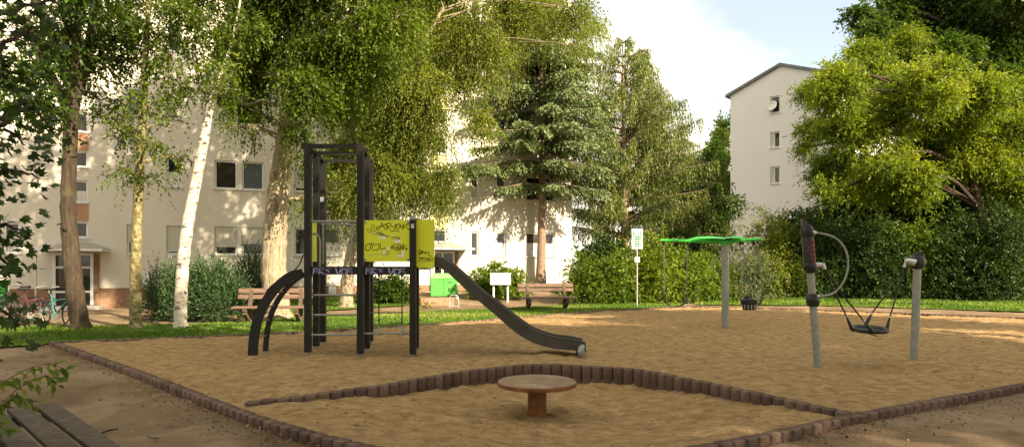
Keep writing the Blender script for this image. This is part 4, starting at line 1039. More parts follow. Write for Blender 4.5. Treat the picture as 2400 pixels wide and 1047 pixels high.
bw0 = gpg(984, 716); bw1 = gpg(1062, 714)
mb = MB(); mb.beam((bw0.x, bw0.y, bw0.z + .12), (bw1.x, bw1.y, bw1.z + .12), .24, .34, bev=.01)
tag(mb.build('low_brick_wall', M['brick'], None, loc=bw0), 'low red-brown brick edging wall below the green bin housing', 'wall')
hs = gpg(1064, 720)
hp = empty('bike_rack', hs, 'small light steel hoop bike rack right of the low brick wall', 'bike rack')
for i, (dx, hgt, wd) in enumerate(((0, .46, .34), (.02, .36, .24))):
    mb = MB(); x = hs.x + dx; y = hs.y + i * .22
    mb.tube(smooth_path([(x - wd / 2, y, hs.z - .05), (x - wd / 2, y, hs.z + hgt * .6), (x - wd / 3, y, hs.z + hgt * .93), (x, y, hs.z + hgt), (x + wd / 3, y, hs.z + hgt * .93), (x + wd / 2, y, hs.z + hgt * .6), (x + wd / 2, y, hs.z - .05)], 4), .018, 8)
    mb.build('hoop', M['steel_light'], hp, smooth=True)
mb = MB(); mb.tube([(hs.x - .16, hs.y, hs.z + .05), (hs.x + .16, hs.y, hs.z + .05)], .016, 8); mb.build('foot_bar', M['steel_light'], hp)

dp = gpg(2, 741) - Vector((.72, 0, 0))
du = empty('dumpster', (dp.x, dp.y, dp.z), 'dark green wheeled refuse container at the far left edge in front of the house', 'dumpster')
mb = MB(); zz = at(0, 668, dp.y).z; w = .62
mb.add([(dp.x - w, dp.y, dp.z + .15), (dp.x + .14, dp.y, dp.z + .15), (dp.x + .14, dp.y + .9, dp.z + .15), (dp.x - w, dp.y + .9, dp.z + .15), (dp.x - w - .08, dp.y - .06, zz), (dp.x + .22, dp.y - .06, zz), (dp.x + .22, dp.y + .96, zz), (dp.x - w - .08, dp.y + .96, zz)], [(3, 2, 1, 0), (4, 5, 6, 7), (0, 1, 5, 4), (1, 2, 6, 5), (2, 3, 7, 6), (3, 0, 4, 7)]); mb.build('body', M['dumpster'], du)
mb = MB(); mb.box((dp.x - w / 2 + .11, dp.y + .45, zz + .07), (w + .40, 1.1, .14), bev=.05); mb.build('lid', M['dumpster'], du)
for sx in (-w + .05, .08):
    mb = MB(); mb.lathe((dp.x + sx - .02, dp.y + .1, dp.z + .075), [(.001, 0), (.075, 0), (.075, .04), (.001, .04)], 14, axis=(1, 0, 0)); mb.build('wheel', M['rubber'], du)

def bench(base, rz, label, w=2.0):
    r = empty('park_bench', base, label, 'bench', 'wooden benches between lawn and path')
    R = Matrix.Rotation(rz, 3, 'Z'); bs = Vector(base)
    W = lambda x, y, z: bs + R @ Vector((x, y, z))
    for zc, yc, tl in ((.69, .30, .12), (.85, .345, .135)):
        mb = MB(); mb.box(W(0, yc, zc), (w, .05, tl), R=R @ Matrix.Rotation(-.18, 3, 'X'), bev=.012); mb.build('backrest_plank', M['wood'], r)
    for k in range(3):
        mb = MB(); mb.box(W(.0, -.22 + k * .16, .43), (w, .145, .05), R=R, bev=.01); mb.build('seat_plank', M['wood'], r)
    for s in (-1, 1):
        x = s * w * .33
        mb = MB(); mb.beam(W(x, .38, .92), W(x, .18, .40), .10, .08, bev=.01); mb.beam(W(x + .001, .20, .44), W(x + .001, .18, -.05), .13, .12, bev=.01)
        mb.beam(W(x, .20, .36), W(x, -.30, .36), .11, .07, bev=.01); mb.beam(W(x, .16, .02), W(x, -.26, .30), .10, .10, bev=.01); mb.build('leg', M['wood_grey'], r)
    return r
bench(gpg(1283, 726), math.radians(9), 'weathered brown wooden bench in front of the spruce trunk, right of the slide')
bench(gpg(640, 757), math.radians(5), 'weathered brown wooden bench behind the arched climber at the foot of the thick pale trunk')
# foreground bench, only its grey planks are seen
fb = gp(60, 1010, .45)
fr = empty('foreground_bench', (fb.x, fb.y, 0), 'blurred grey-brown bench planks at the bottom left corner of the photo', 'bench')
pA_, pB_ = gp(75, 948, .45), gp(262, 1092, .45); dv = (pB_ - pA_).normalized(); nv = Vector((dv.y, -dv.x, 0))
for k in range(4):
    mb = MB(); off = nv * (-.085 + .17 * k) * 1.0
    mb.beam(pA_ + off - dv * .02 * k + Vector((0, 0, -.02)), pA_ + off + dv * 2.0 + Vector((0, 0, -.02)), .135, .045, bev=.008); mb.build('seat_plank', M['wood_grey'], fr)
for q in (.25, 1.7):
    mb = MB(); c = pA_ + dv * q + nv * .17; mb.beam(c - nv * .3 + Vector((0, 0, -.07)), c + nv * .3 + Vector((0, 0, -.07)), .08, .05); mb.box(c + Vector((0, 0, -.27)), (.09, .09, .5)); mb.build('leg', M['wood_grey'], fr)

# bicycles
M['bike_paint'] = pm('bike_paint_turquoise', [(.3, (.03, .19, .17)), (.7, (.04, .26, .22))], 3, .35)
M['bike_dark'] = pm('bike_paint_dark', [(.3, (.03, .03, .035)), (.7, (.06, .05, .05))], 3, .4)
M['bike_red'] = pm('bike_paint_red', [(.3, (.09, .02, .02)), (.7, (.14, .03, .03))], 3, .4)
def bike(base, rz, paint, label):
    r = empty('bicycle', base, label, 'bicycle', 'bicycles parked by the house entrance'); R = Matrix.Rotation(rz, 3, 'Z'); bs = Vector(base)
    W = lambda x, z, y=0: bs + R @ Vector((x, y, z))
    for x in (-.52, .52):
        mb = MB(); mb.tube([W(x + .32 * math.cos(t), .335 + .32 * math.sin(t)) for t in np.linspace(0, 2 * math.pi, 25)], .018, 7, cap=False); wh = mb.build('wheel', M['rubber'], r, smooth=True)
        mb = MB()
        for k in range(12): a = k * math.pi / 6; mb.tube([W(x, .335), W(x + .31 * math.cos(a), .335 + .31 * math.sin(a))], .0025, 3)
        mb.tube([W(x, .335, -.04), W(x, .335, .04)], .02, 8); mb.build('spokes', M['steel_light'], wh)
        mb = MB(); mb.tube([W(x + .36 * math.cos(t), .335 + .36 * math.sin(t)) for t in np.linspace(.3, math.pi - .3, 12)], .014, 5); mb.build('mudguard', M['rubber'], r)
    mb = MB(); seat, crank, head = W(-.18, .82), W(-.06, .30), W(.36, .82)
    for a, b, rr_ in ((seat, crank, .016), (crank, W(.38, .68), .02), (W(-.15, .66), W(.37, .72), .018), (W(-.52, .335), crank, .011), (W(-.52, .335), W(-.15, .66), .011), (head, W(.52, .335), .015)): mb.tube([a, b], rr_, 7)
    mb.build('frame', M[paint], r, smooth=True)
    mb = MB(); mb.tube([W(-.18, .8), W(-.2, .92)], .012, 6); mb.box(W(-.21, .95), (.26, .15, .06), R=R, bev=.02); mb.build('saddle', M['rubber'], r)
    mb = MB(); mb.tube([W(.36, .82), W(.33, 1.0)], .012, 6); mb.tube(smooth_path([W(.18, .99, -.28), W(.30, 1.02, -.2), W(.34, 1.0, 0), W(.30, 1.02, .2), W(.18, .99, .28)], 3), .012, 6); mb.build('handlebar', M['steel'], r)
    mb = MB(); mb.lathe(W(-.06, .30), [(.09, -.01), (.09, .01)], 14, axis=R @ Vector((0, 1, 0))); mb.tube([W(-.06, .30, .05), W(-.02, .14, .05)], .01, 5); mb.box(W(-.02, .13, .09), (.09, .06, .02), R=R); mb.build('crank', M['steel'], r)
    return r
bike(gpg(132, 768), math.radians(-18), 'bike_paint', 'bicycle with a turquoise frame parked left of the dark trunk')
bike(gpg(78, 766), math.radians(12), 'bike_red', 'dark red bicycle parked between the turquoise one and the green refuse container')
bike(gpg(45, 752), math.radians(168), 'bike_dark', 'black bicycle parked furthest left by the green refuse container')
# small white box at the wall
wb = wallp(u_of(343), .95, .12)
mb = MB(); mb.box(wb, (.28, .2, .38), rz=ang, bev=.01); mb.box(wb + Vector((0, -.105, .08)), (.22, .012, .04), rz=ang)
tag(mb.build('meter_box', M['frame'], None, loc=wb), 'small white box on the house wall above the juniper', 'box')

# ================================================================== TREES
def trunkpx(Y, pts, base_z=None):
    out = []
    for i, (x, y) in enumerate(pts): out.append(at(x, y, Y))
    out[0].z = g1(out[0].x, out[0].y); return out
def bl(Y, *items, js=.06):
    out = []
    for i, it in enumerate(items):
        px, py, r = it[:3]; sx = it[3] if len(it) > 3 else 1; sz = it[4] if len(it) > 4 else 1
        out.append(B(px, py, r, Y * (1 + js * math.sin(i * 2.4 + Y)), sx, sz))
    return out
def HI(Y, x, z, r):      # unseen part of the crown above the picture, placed to shade the wall
    return [((x + r * .6 * math.cos(a), Y + r * .5 * math.sin(a), z + .5 * math.sin(3 * a)), (r * .55, r * .55, r * .42)) for a in np.linspace(0, 5.2, 6)] + [((x, Y, z + r * .5), (r * .6, r * .6, r * .4))]
# dark forked maple on the left
tp1 = trunkpx(15.8, [(190, 772), (178, 700), (168, 600), (160, 500), (162, 400), (166, 300), (172, 230)])
T1 = tree('forked_tree', 'dark-barked tree with a forked top, leftmost trunk, in front of the house entrance', 'tree', tp1[0], tp1, [.21, .19, .175, .16, .155, .15], bl(15.8, (60, 60, 85), (150, 10, 85), (260, 30, 75), (110, 130, 70), (215, 130, 60), (300, 70, 60), (60, 230, 62), (235, 235, 42), (130, 265, 35), (-60, 120, 110), (-40, 280, 60), (200, -120, 130), (20, -100, 120), js=.1),
          M['bark_dark'], M['leaf_dark'], 74, L=.55, droop=.5, nl=10, ll=.095, lw=.055, gap=.50, gsc=.9, hang=.25, ck=7, cf=.36, high=HI(15.5, -7.8, 12, 4.2))
mb = MB()
for pts in ([(172, 240), (163, 160), (160, 60), (168, -60)], [(172, 240), (195, 170), (212, 90), (222, 0), (232, -90)], [(166, 260), (130, 200), (95, 130), (60, 40)], [(178, 235), (150, 150), (110, 60), (60, -40)]):
    limb(mb, [at(x, y, 15.8) for x, y in pts], .14, .07, 10, 4)
mb.build('limb', M['bark_dark'], T1, smooth=True)
# mossy slender birch
tp2 = trunkpx(16.0, [(318, 770), (318, 700), (318, 620), (322, 520), (326, 420), (332, 320), (336, 240), (342, 120), (350, -20)])
tree('mossy_birch', 'slender birch with yellow-green mossy bark between the forked tree and the white birch', 'tree', tp2[0], tp2, [.145, .13, .125, .115, .10, .09, .07, .05], bl(16, (340, 60, 65), (385, 150, 50), (300, 160, 45), (330, 230, 32), (385, 240, 34), (300, 310, 28), (350, 340, 28, 1.3, .7), (400, 300, 26), (285, 400, 18, 1.2, .6), (350, 415, 22, 1.6, .4), (415, 370, 22), (265, 280, 24), (360, -60, 100), js=.06),
     M['bark_moss'], M['leaf_shade'], 72, L=.45, droop=.7, nl=10, ll=.078, lw=.045, gap=.45, gsc=1.6, hang=.3, flare=1.2, ck=7, cf=.40, high=HI(17.5, -5.6, 12, 4.0))
# white birch
tp3 = trunkpx(16.2, [(423, 768), (424, 700), (430, 610), (441, 520), (457, 440), (476, 340), (490, 262), (512, 190), (540, 110), (560, 20), (575, -80)])
tree('white_birch', 'brightly lit white birch trunk leaning right, third trunk from the left', 'tree', tp3[0], tp3, [.158, .145, .14, .134, .125, .11, .07, .035, .025, .02], bl(16.3, (470, 50, 70), (560, 60, 60), (440, 130, 55), (530, 160, 45), (410, 200, 38), (540, 210, 22), (400, 20, 60), (500, 215, 22), (520, 150, 30), (545, 95, 34), (520, -60, 110), js=.07),
     M['bark_birch'], M['leaf_shade'], 72, fr=.15, n_sub=2, L=.45, droop=.7, nl=10, ll=.08, lw=.045, gap=.43, gsc=1.4, hang=.3, flare=1.15, ck=7, cf=.40, high=HI(17, -2.8, 12.8, 4.2))
# thick pale trunk in the middle
tp4 = trunkpx(19.4, [(652, 748), (646, 690), (641, 620), (645, 540), (652, 460), (662, 380), (672, 300), (680, 210), (694, 110), (704, 0), (715, -120)])
tree('thick_maple', 'thick pale furrowed trunk with drooping green foliage directly left of the climbing tower', 'tree', tp4[0], tp4, [.38, .37, .36, .33, .30, .27, .24, .21, .18, .14], bl(19.2, (600, 30, 80), (720, 20, 90), (830, 30, 85), (630, 130, 65), (740, 130, 75), (850, 120, 70), (590, 190, 42), (720, 210, 55), (560, 255, 30), (600, 270, 26), (710, 300, 34), (790, 230, 50), (735, 370, 24, 1, 1.4), (548, 300, 18), (672, 470, 9, 1, 2), (930, 50, 70), (715, 470, 12, 1, 1.6), (585, 300, 14), (700, -120, 150), (560, 100, 60), js=.09),
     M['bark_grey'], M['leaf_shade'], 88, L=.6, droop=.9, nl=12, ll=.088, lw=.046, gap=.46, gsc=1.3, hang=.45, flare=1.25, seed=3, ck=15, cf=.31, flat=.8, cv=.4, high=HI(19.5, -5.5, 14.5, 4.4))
# weeping tree behind the tower
tp5 = trunkpx(24, [(812, 724), (812, 690), (816, 640), (828, 580), (842, 520), (856, 450), (880, 370), (905, 290), (940, 200), (985, 110), (1040, 20)])
T5 = tree('weeping_tree', 'broad tree with hanging yellow-green foliage rising behind the climbing tower and its lime boards', 'tree', tp5[0], tp5, [.27, .23, .22, .21, .20, .18, .16, .13, .10, .07], bl(24, (880, 380, 70, 1, 1.2), (820, 340, 55), (940, 300, 70), (960, 400, 38, 1, 1.3), (880, 220, 80), (970, 180, 65), (1040, 75, 75), (930, 100, 85), (1090, 180, 26), (1030, 320, 24, .8, 2), (1120, 70, 55), (1190, 15, 55), (1025, 430, 24, .8, 2.0), (1045, 400, 18, .9, 1.8), (1260, 10, 42), (1150, 130, 26), (1330, 20, 42, 1.4, .6), (1390, 60, 20, 1.5, .6), (1350, 110, 16), (790, 470, 22, 1.2, 1), (860, 480, 26), (960, 290, 45), (980, -100, 140), (1125, 270, 22, .8, 1.4), js=.08),
     M['bark_grey'], M['leaf_olive'], 84, L=.9, droop=1.1, nl=14, ll=.10, lw=.038, gap=.46, gsc=1.1, hang=.6, spread=.65, flare=1.4, seed=5, fr=.22, ck=17, cf=.30, flat=1.2, cv=.5, high=HI(22.5, -4, 14.5, 3.4))
mb = MB()
for pts, r in (([(905, 290), (880, 230), (930, 210), (960, 190)], .05), ([(842, 520), (900, 420), (990, 230), (1070, 150), (1180, 90), (1280, 20)], .09), ([(856, 450), (840, 330), (860, 260), (940, 200)], .07)):
    limb(mb, [at(x, y, 24.3) for x, y in pts], r * .8, r * .25, 8, 4, .02)
mb.build('limb', M['twig'], T5, smooth=True)

# conifers
def conifer(name, label, base, H, z0, prof, bark, leaf, r0, nb=34, up=.15, droop=.55, dens=1.0, hang=.55, bare=0.0, ndl=.13, lean=0, seed=2, ragged=.25, wid=.055):
    root = empty(name, base, label, 'conifer'); b = Vector(base); r = np.random.default_rng(seed)
    mb = MB(); pts = [b + Vector((lean * t + .05 * math.sin(5 * t), 0, H * t)) for t in np.linspace(0, 1, 14)]; pts[0].z -= .1
    rs = [r0 * (1.25 if i == 0 else 1) * (1 - .93 * i / 13) for i in range(14)]; mb.tube(pts, rs, 12)
    tw = MB(); P0, D0, LL, TB = [], [], [], []
    k = 0
    for i in range(nb):
        t = (i + r.random() * .8) / nb; z = z0 + (H - z0) * t; nbr = 7 if t < .8 else 5
        for j in range(nbr):
            a = 2 * math.pi * (j + r.random() * .7) / nbr + i * 1.3; R = np.interp(t, [q[0] for q in prof], [q[1] for q in prof]) * (1 - ragged * r.random() * 1.6)
            if R < .15: R = .15
            s = b + Vector((lean * z / H, 0, z)); d = Vector((math.cos(a), math.sin(a), 0)); path = []
            for f in np.linspace(0, 1, 8):
                path.append(s + d * (R * f) + Vector((0, 0, R * (up * f - droop * f * f * .9 + .32 * droop * f ** 4 * 1.2))))
            tw.tube(path, [.035 + .006 * R, .006], 4, cap=False)
            nt = max(6, int(R * 11 * dens))
            for q in range(nt):
                f = .12 + .88 * ((q + r.random()) / nt) if bare == 0 else bare + (1 - bare) * ((q + r.random()) / nt)
                ii = min(6, int(f * 7)); pp = path[ii].lerp(path[ii + 1], f * 7 - ii)
                side = Vector((-d.y, d.x, 0)) * (1 if q % 2 else -1)
                dd = side * r.uniform(.2, .9) + d * r.uniform(.1, .6) + Vector((0, 0, -hang * r.uniform(.2, 1.6)))
                P0.append(pp); D0.append(dd); LL.append(r.uniform(.3, .75) * (.5 + .5 * min(1, R / 2)) * (1.15 - .5 * f)); TB.append(.42 + .25 * (r.random() - .5) + .15 * f)
    mb.add(tw.v, tw.f); mb.build('trunk', bark, root, smooth=True)
    P0 = np.array(P0); D0 = np.array(D0); LL = np.array(LL); TB = np.array(TB)
    V, Fc, T = spray(P0, D0, LL, np.full(len(P0), hang), 9, ndl, wid, .55, .5, TB, hang * .6)
    npmesh('crown', V, Fc, leaf, root, T); return root
sp_ = gpg(1267, 673); Hs = at(0, -60, sp_.y).z - sp_.z
conifer('blue_spruce', 'blue-green spruce with a bare lower trunk before the bright end of the cream building', sp_, Hs, at(0, 440, sp_.y).z - sp_.z, [(0, 4.0), (.08, 4.7), (.3, 4.3), (.5, 3.7), (.7, 2.9), (1, .3)], M['bark_conifer'], M['needle_blue'], .25, nb=18, ragged=.2, lean=.1, up=.12, droop=.45, dens=3.0, hang=.38, ndl=.15, wid=.07)
sp2 = Vector((gpt(1462, 38).x, 38, 0)); H2 = at(0, 92, 38).z
conifer('norway_spruce', 'tall brownish-green spruce with long drooping lower branches behind the sign', sp2, H2, 2.9, [(0, 4.6), (.2, 5.6), (.45, 5.0), (.6, 3.9), (.75, 2.6), (.9, 1.8), (1, .7)], M['bark_conifer'], M['needle_brown'], .26, nb=19, ragged=.20, up=.50, droop=.5, dens=1.7, hang=1.15, bare=.25, ndl=.15, seed=8, wid=.05)
sp3 = Vector((gpt(1508, 40).x, 40, 0)); H3 = at(0, 105, 40).z
conifer('narrow_spruce', 'second darker spruce top just right of and behind the brownish spruce', sp3, H3, 5.5, [(0, 2.0), (.3, 2.2), (.6, 1.9), (.8, 1.3), (1, .25)], M['bark_conifer'], M['needle_brown'], .2, nb=22, ragged=.3, up=.25, droop=.4, dens=1.1, hang=.7, ndl=.15, seed=12)
sp4 = Vector((gpt(1600, 42).x, 42, 0)); H4 = at(0, 285, 42).z
conifer('low_spruce', 'lower spruce with sweeping branches between the brownish spruce and the white gable', sp4, H4, 2.5, [(0, 4.4), (.3, 3.9), (.7, 2.2), (1, .2)], M['bark_conifer'], M['needle_brown'], .18, nb=18, ragged=.35, up=.25, droop=.5, dens=1.1, hang=.9, ndl=.15, seed=15)
def simple_tree(name, label, px, Y, blobs, leaf, dens, rad=.2, **kw):
    b = gpt(px, Y); b.z = g1(b.x, b.y); top = Vector(blobs[0][0])
    return tree(name, label, 'tree', b, [b, b + Vector((.1, 0, 1.6)), b.lerp(top, .5), top], [rad, rad * .85, rad * .7, rad * .45], blobs, M['bark_dark'], leaf, dens, **kw)
simple_tree('birch_tree', 'loose brownish-green tree directly left of the white gable', 1655, 44, bl(44, (1665, 400, 50), (1640, 470, 50), (1690, 480, 45), (1620, 410, 30), (1670, 350, 26), (1650, 550, 60), (1590, 520, 45)), M['leaf_dark'], 30, L=.7, droop=.6, nl=9, ll=.19, lw=.09, gap=.42, gsc=.7, ck=8)
simple_tree('poplar', 'narrow dark poplar peeking out beside the left corner of the white gable', 1693, 66, bl(66, (1693, 330, 13, 1, 2.4), (1697, 300, 9, 1, 1.6), (1690, 380, 18, 1, 2), (1694, 440, 18, 1, 2), (1680, 345, 8, 1, 2)), M['leaf_mid'], 45, L=.8, droop=-.6, nl=8, ll=.26, lw=.12, gap=.32, up=.8)
# big trees on the right
simple_tree('golden_maple', 'large sunlit yellow-green ash-leaved maple spreading in front of the white gable', 2345, 31.5, bl(31.5, (2260, 330, 100), (2050, 150, 65), (1960, 215, 62), (1895, 215, 32), (2090, 250, 85), (1990, 310, 70), (1905, 300, 38), (2180, 200, 80), (2180, 330, 85), (1960, 385, 48), (2060, 380, 70), (1885, 350, 20), (2300, 220, 75), (2340, 330, 80), (2390, 250, 70), (2150, 425, 50), (2300, 410, 58), (2390, 430, 60), (2040, 440, 36), (2120, 110, 42), (1935, 450, 30), (1985, 415, 55), (1925, 400, 36), (1960, 170, 26), (2460, 330, 90), js=.11), M['leaf_yellow'], 66, rad=.32, L=.7, droop=.28, nl=12, ll=.145, lw=.055, ck=28, cf=.215, flat=.5, gap=.38, gsc=1.1, shell=.15, hang=.12, seed=11, spread=.9)
simple_tree('dark_maple', 'tall dark green maple at the top right rising above the golden one', 2310, 38, bl(38, (2260, 80, 100), (2090, 40, 60), (2050, 90, 38), (2150, 30, 75), (2130, 130, 55), (2350, 30, 90), (2390, 130, 75), (2200, 150, 70), (2300, 180, 80), (2020, 30, 24, 1.3, 1), (2390, 230, 60), (2200, -60, 130), (2380, -80, 120), (2060, 200, 40), (2470, 60, 90), js=.08), M['leaf_dark'], 46, rad=.4, L=.8, droop=.5, nl=12, ll=.17, lw=.11, ck=14, cf=.32, gap=.38, gsc=.75, hang=.2, seed=14)
simple_tree('shade_tree', 'dark broad tree filling the gap under the golden maple behind the hedge', 2200, 36, bl(36, (2200, 430, 110), (2060, 440, 70), (2330, 420, 100), (2100, 500, 80), (2400, 500, 100), (2260, 520, 100), (1990, 480, 55), (2480, 400, 100), js=.06), M['leaf_hedge'], 55, rad=.25, L=.7, droop=.5, nl=9, ll=.18, lw=.10, gap=.30, gsc=.7, hang=.2, seed=17)

# ================================================================== SHRUBS AND HEDGE
def shrub(name, label, px, basepy, topy, hw, leaf, dens=40, ll=.09, lw=.05, group=None, gap=.30, droop=.5, up=.2, L=.4, dome=1.0, cat='shrub', n=9, seed=1, nl=9, spread=.8, zb=None):
    b = gpg(px, basepy); Y = b.y; W = hw * Y / F; H = at(0, topy, Y).z - b.z
    root = empty(name, b, label, cat, group); r = np.random.default_rng(seed + int(px)); blobs = []
    for i in range(n):
        f = (i + .5) / n * 2 - 1; x = f * W * .78; h = H * (.62 + .38 * (1 - f * f) ** .6) * r.uniform(.74, 1.06)
        dy = r.uniform(-.25, .25) * W
        blobs.append(((b.x + x, Y + dy + W * .25, b.z + h * .72), (W * .30, W * .32, h * .28)))
        blobs.append(((b.x + x * 1.08, Y + dy * .5, b.z + h * .30), (W * .30, W * .36, h * .34)))
    mb = MB()
    for c, rr_ in blobs:
        c = Vector(c); s = b + Vector((r.uniform(-.3, .3) * W, r.uniform(-.1, .3) * W, -.05)); limb(mb, [s, s.lerp(c, .5) + Vector((0, 0, .1)), c], .022, .008, 5, 3, .02)
    mb.build('stems', M['twig'], root, smooth=True)
    V, Fc, T = blob_twigs(blobs, dens, L=L, droop=droop, nl=nl, ll=ll, lw=lw, gap=gap, gsc=1.6, up=up, seed=seed + int(px), spread=spread, shell=.30)
    keep = V[:, 2].reshape(-1, 4).min(1) > b.z - .02
    V4 = V.reshape(-1, 4, 3)[keep]; T4 = T.reshape(-1, 4)[keep]
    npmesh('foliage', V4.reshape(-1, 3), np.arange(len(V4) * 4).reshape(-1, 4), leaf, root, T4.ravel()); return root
shrub('juniper_bush', 'wide blue-green juniper bush between the white birch and the left bench', 470, 752, 612, 98, M['juniper'], 120, ll=.085, lw=.022, L=.38, droop=-.3, up=.5, n=9, seed=4, spread=.35, gap=.26)
shrub('juniper_bush', 'darker taller juniper behind the left end of the left bench', 590, 738, 598, 45, M['juniper'], 120, ll=.09, lw=.024, L=.4, droop=-.3, up=.7, n=6, seed=5, spread=.35, gap=.26)
shrub('juniper_bush', 'dark low juniper between the mossy birch and the white birch', 375, 752, 632, 44, M['juniper'], 120, ll=.085, lw=.022, L=.38, droop=-.3, up=.5, n=5, seed=6, spread=.35, gap=.26)
shrub('round_bush', 'round dark green bush seen through the climbing ropes of the tower', 905, 712, 638, 58, M['leaf_dark'], 70, ll=.10, lw=.06, n=7, seed=7)
shrub('leafy_bush', 'green leafy bush behind the white letterbox cabinet', 1168, 700, 612, 58, M['leaf_mid'], 62, ll=.13, lw=.07, n=7, seed=8, gap=.34)
shrub('low_plant', 'low yellowish plant on the brick edging left of the bike rack', 995, 722, 700, 18, M['leaf_olive'], 60, ll=.08, lw=.04, n=3, seed=9, L=.25)
hedge = [
 (1385, 712, 606, 52, 'leaf_mid', 'round green bush at the right end of the right bench'),
 (1450, 712, 590, 48, 'leaf_mid', 'green bush directly left of the sign pole'),
 (1530, 711, 540, 62, 'leaf_yellow', 'tall yellow-green bush directly right of the sign, under the left swing arm'),
 (1610, 709, 585, 55, 'leaf_mid', 'mid green bush behind the empty strap swing'),
 (1672, 707, 580, 48, 'leaf_mid', 'bush directly left of the grey pole of the green swing'),
 (1745, 706, 582, 60, 'leaf_pale', 'pale variegated bush behind the toddler bucket swing'),
 (1830, 700, 478, 62, 'leaf_olive', 'tall olive bush before the foot of the white gable, right of the green swing'),
 (1905, 700, 486, 60, 'leaf_hedge', 'dark tall bush right behind the left leaning post'),
 (1990, 700, 500, 66, 'leaf_hedge', 'dark hedge bush behind the nest swing seat'),
 (2080, 702, 488, 68, 'leaf_hedge', 'dark hedge bush directly left of the right leaning post'),
 (2170, 702, 494, 68, 'leaf_mid', 'hedge bush directly right of the right leaning post'),
 (2260, 704, 480, 70, 'leaf_hedge', 'dark hedge bush second from the right edge'),
 (2350, 706, 474, 72, 'leaf_hedge', 'dark hedge bush at the right edge of the photo'),
]
for i, (px, by, ty, hw, lf, lab) in enumerate(hedge):
    shrub('hedge_bush', lab, px, by, ty, hw, M[lf], 46, ll=.125, lw=.06, group='bushes along the far side of the sandbox', n=6, seed=20 + i, L=.8, gap=.38 if lf == 'leaf_hedge' else .37)
for i, (px, by, ty, hw) in enumerate([(1420, 690, 560, 70), (1580, 690, 540, 80), (1890, 688, 490, 90), (2050, 688, 480, 100), (2240, 688, 480, 110), (2440, 690, 470, 90)]):
    shrub('hedge_bush', ['dark bushes under the brownish spruce', 'dark bush behind the yellow-green one', 'dark second-row bush behind the black-sleeved post', 'dark second-row bush behind the rubber seat', 'dark second-row bush between the golden tree and the lawn', 'dark second-row bush at the far right edge'][i], px, by, ty, hw, M['leaf_hedge'], 34, ll=.17, lw=.09, group='second row of bushes', n=8, seed=40 + i, L=.7, gap=.22)

# near leaves at the left edge: a maple standing just outside the frame
def star_leaves(pos, d, nrm, size, tint):
    tpl = [(0, 0)]
    for k in range(7):
        a = math.radians(-125 + 250 * k / 6); r1 = [.42, .62, .85, 1.0, .85, .62, .42][k]
        tpl.append((r1 * math.cos(a) * .9 + .08, r1 * math.sin(a) * .8))
        if k < 6: a2 = math.radians(-125 + 250 * (k + .5) / 6); tpl.append((.42 * math.cos(a2) + .08, .42 * math.sin(a2)))
    Tm = np.array(tpl); n = len(pos); d = unit(d); nrm = unit(nrm - d * (nrm * d).sum(1, keepdims=True)); sd = np.cross(d, nrm)
    V = pos[:, None] + d[:, None] * (Tm[None, :, 0, None] * size[:, None, None]) + sd[:, None] * (Tm[None, :, 1, None] * size[:, None, None]) + nrm[:, None] * (-.25 * (Tm[None, :, 1, None] ** 2) * size[:, None, None])
    m = len(Tm); fs = []
    base = np.arange(n)[:, None] * m
    tri = np.array([(0, k, k + 1) for k in range(1, m - 1)])
    return V.reshape(-1, 3), (base[:, :, None] + tri[None]).reshape(-1, 3), np.repeat(tint, m)
nb_ = Vector((-4.9, 4.6, 0))
nt_ = empty('near_maple', nb_, 'maple just beyond the left edge whose dark branches of large leaves hang into the picture', 'tree')
mb = MB(); mb.tube(smooth_path([nb_ - Vector((0, 0, .1)), nb_ + Vector((-.05, 0, 1.5)), nb_ + Vector((.05, .1, 3.2)), nb_ + Vector((.15, .2, 5.5)), nb_ + Vector((.1, .3, 8))], 5), [.16, .13, .12, .10, .06], 12)
lp, ld, ls = [], [], []
brs = [(at(-60, 330, 4.7), at(60, 250, 5.0), at(140, 330, 5.1)), (at(-80, 460, 4.6), at(20, 400, 4.8), at(95, 420, 4.9)), (at(-80, 560, 4.5), at(0, 530, 4.6), at(62, 545, 4.7)), (at(-90, 180, 4.8), at(30, 90, 5.0), at(110, 60, 5.2)),
       (at(-60, 60, 4.8), at(60, 20, 5.2), at(200, -20, 5.6)), (at(-80, 740, 4.4), at(-10, 720, 4.5), at(60, 770, 4.5)), (at(-80, 250, 4.7), at(10, 170, 5), at(70, 190, 5)), (at(-90, 640, 4.4), at(-20, 600, 4.5), at(40, 640, 4.5)), (at(-90, 330, 4.6), at(0, 300, 4.7), at(60, 340, 4.8))]
for bi, (a, m_, e) in enumerate(brs):
    st = nb_ + Vector((0, .1, a.z * .75)); limb(mb, [st, a, m_, e], .035, .004, 6, 6, .01)
    P = smooth_path([a, m_, e], 16)
    for p in P[4:]:
        for q in range(3 if bi in (3, 4, 0, 6) else 2):
            lp.append(p + Vector(rng.normal(0, .09, 3))); dd = (e - a).normalized() + Vector(rng.normal(0, .7, 3)); dd.z -= .5; ld.append(dd); ls.append(rng.uniform(.045, .085))
mb.build('trunk', M['bark_dark'], nt_, smooth=True)
lp, ld, ls = np.array(lp), np.array(ld), np.array(ls); nn = rng.normal(0, .5, lp.shape); nn[:, 2] += .8; nn[:, 1] -= .4
V, Fc, T = star_leaves(lp, ld, nn, ls, np.clip(rng.normal(.35, .2, len(lp)), 0, 1)); npmesh('crown', V, Fc, M['leaf_hedge'], nt_, T)
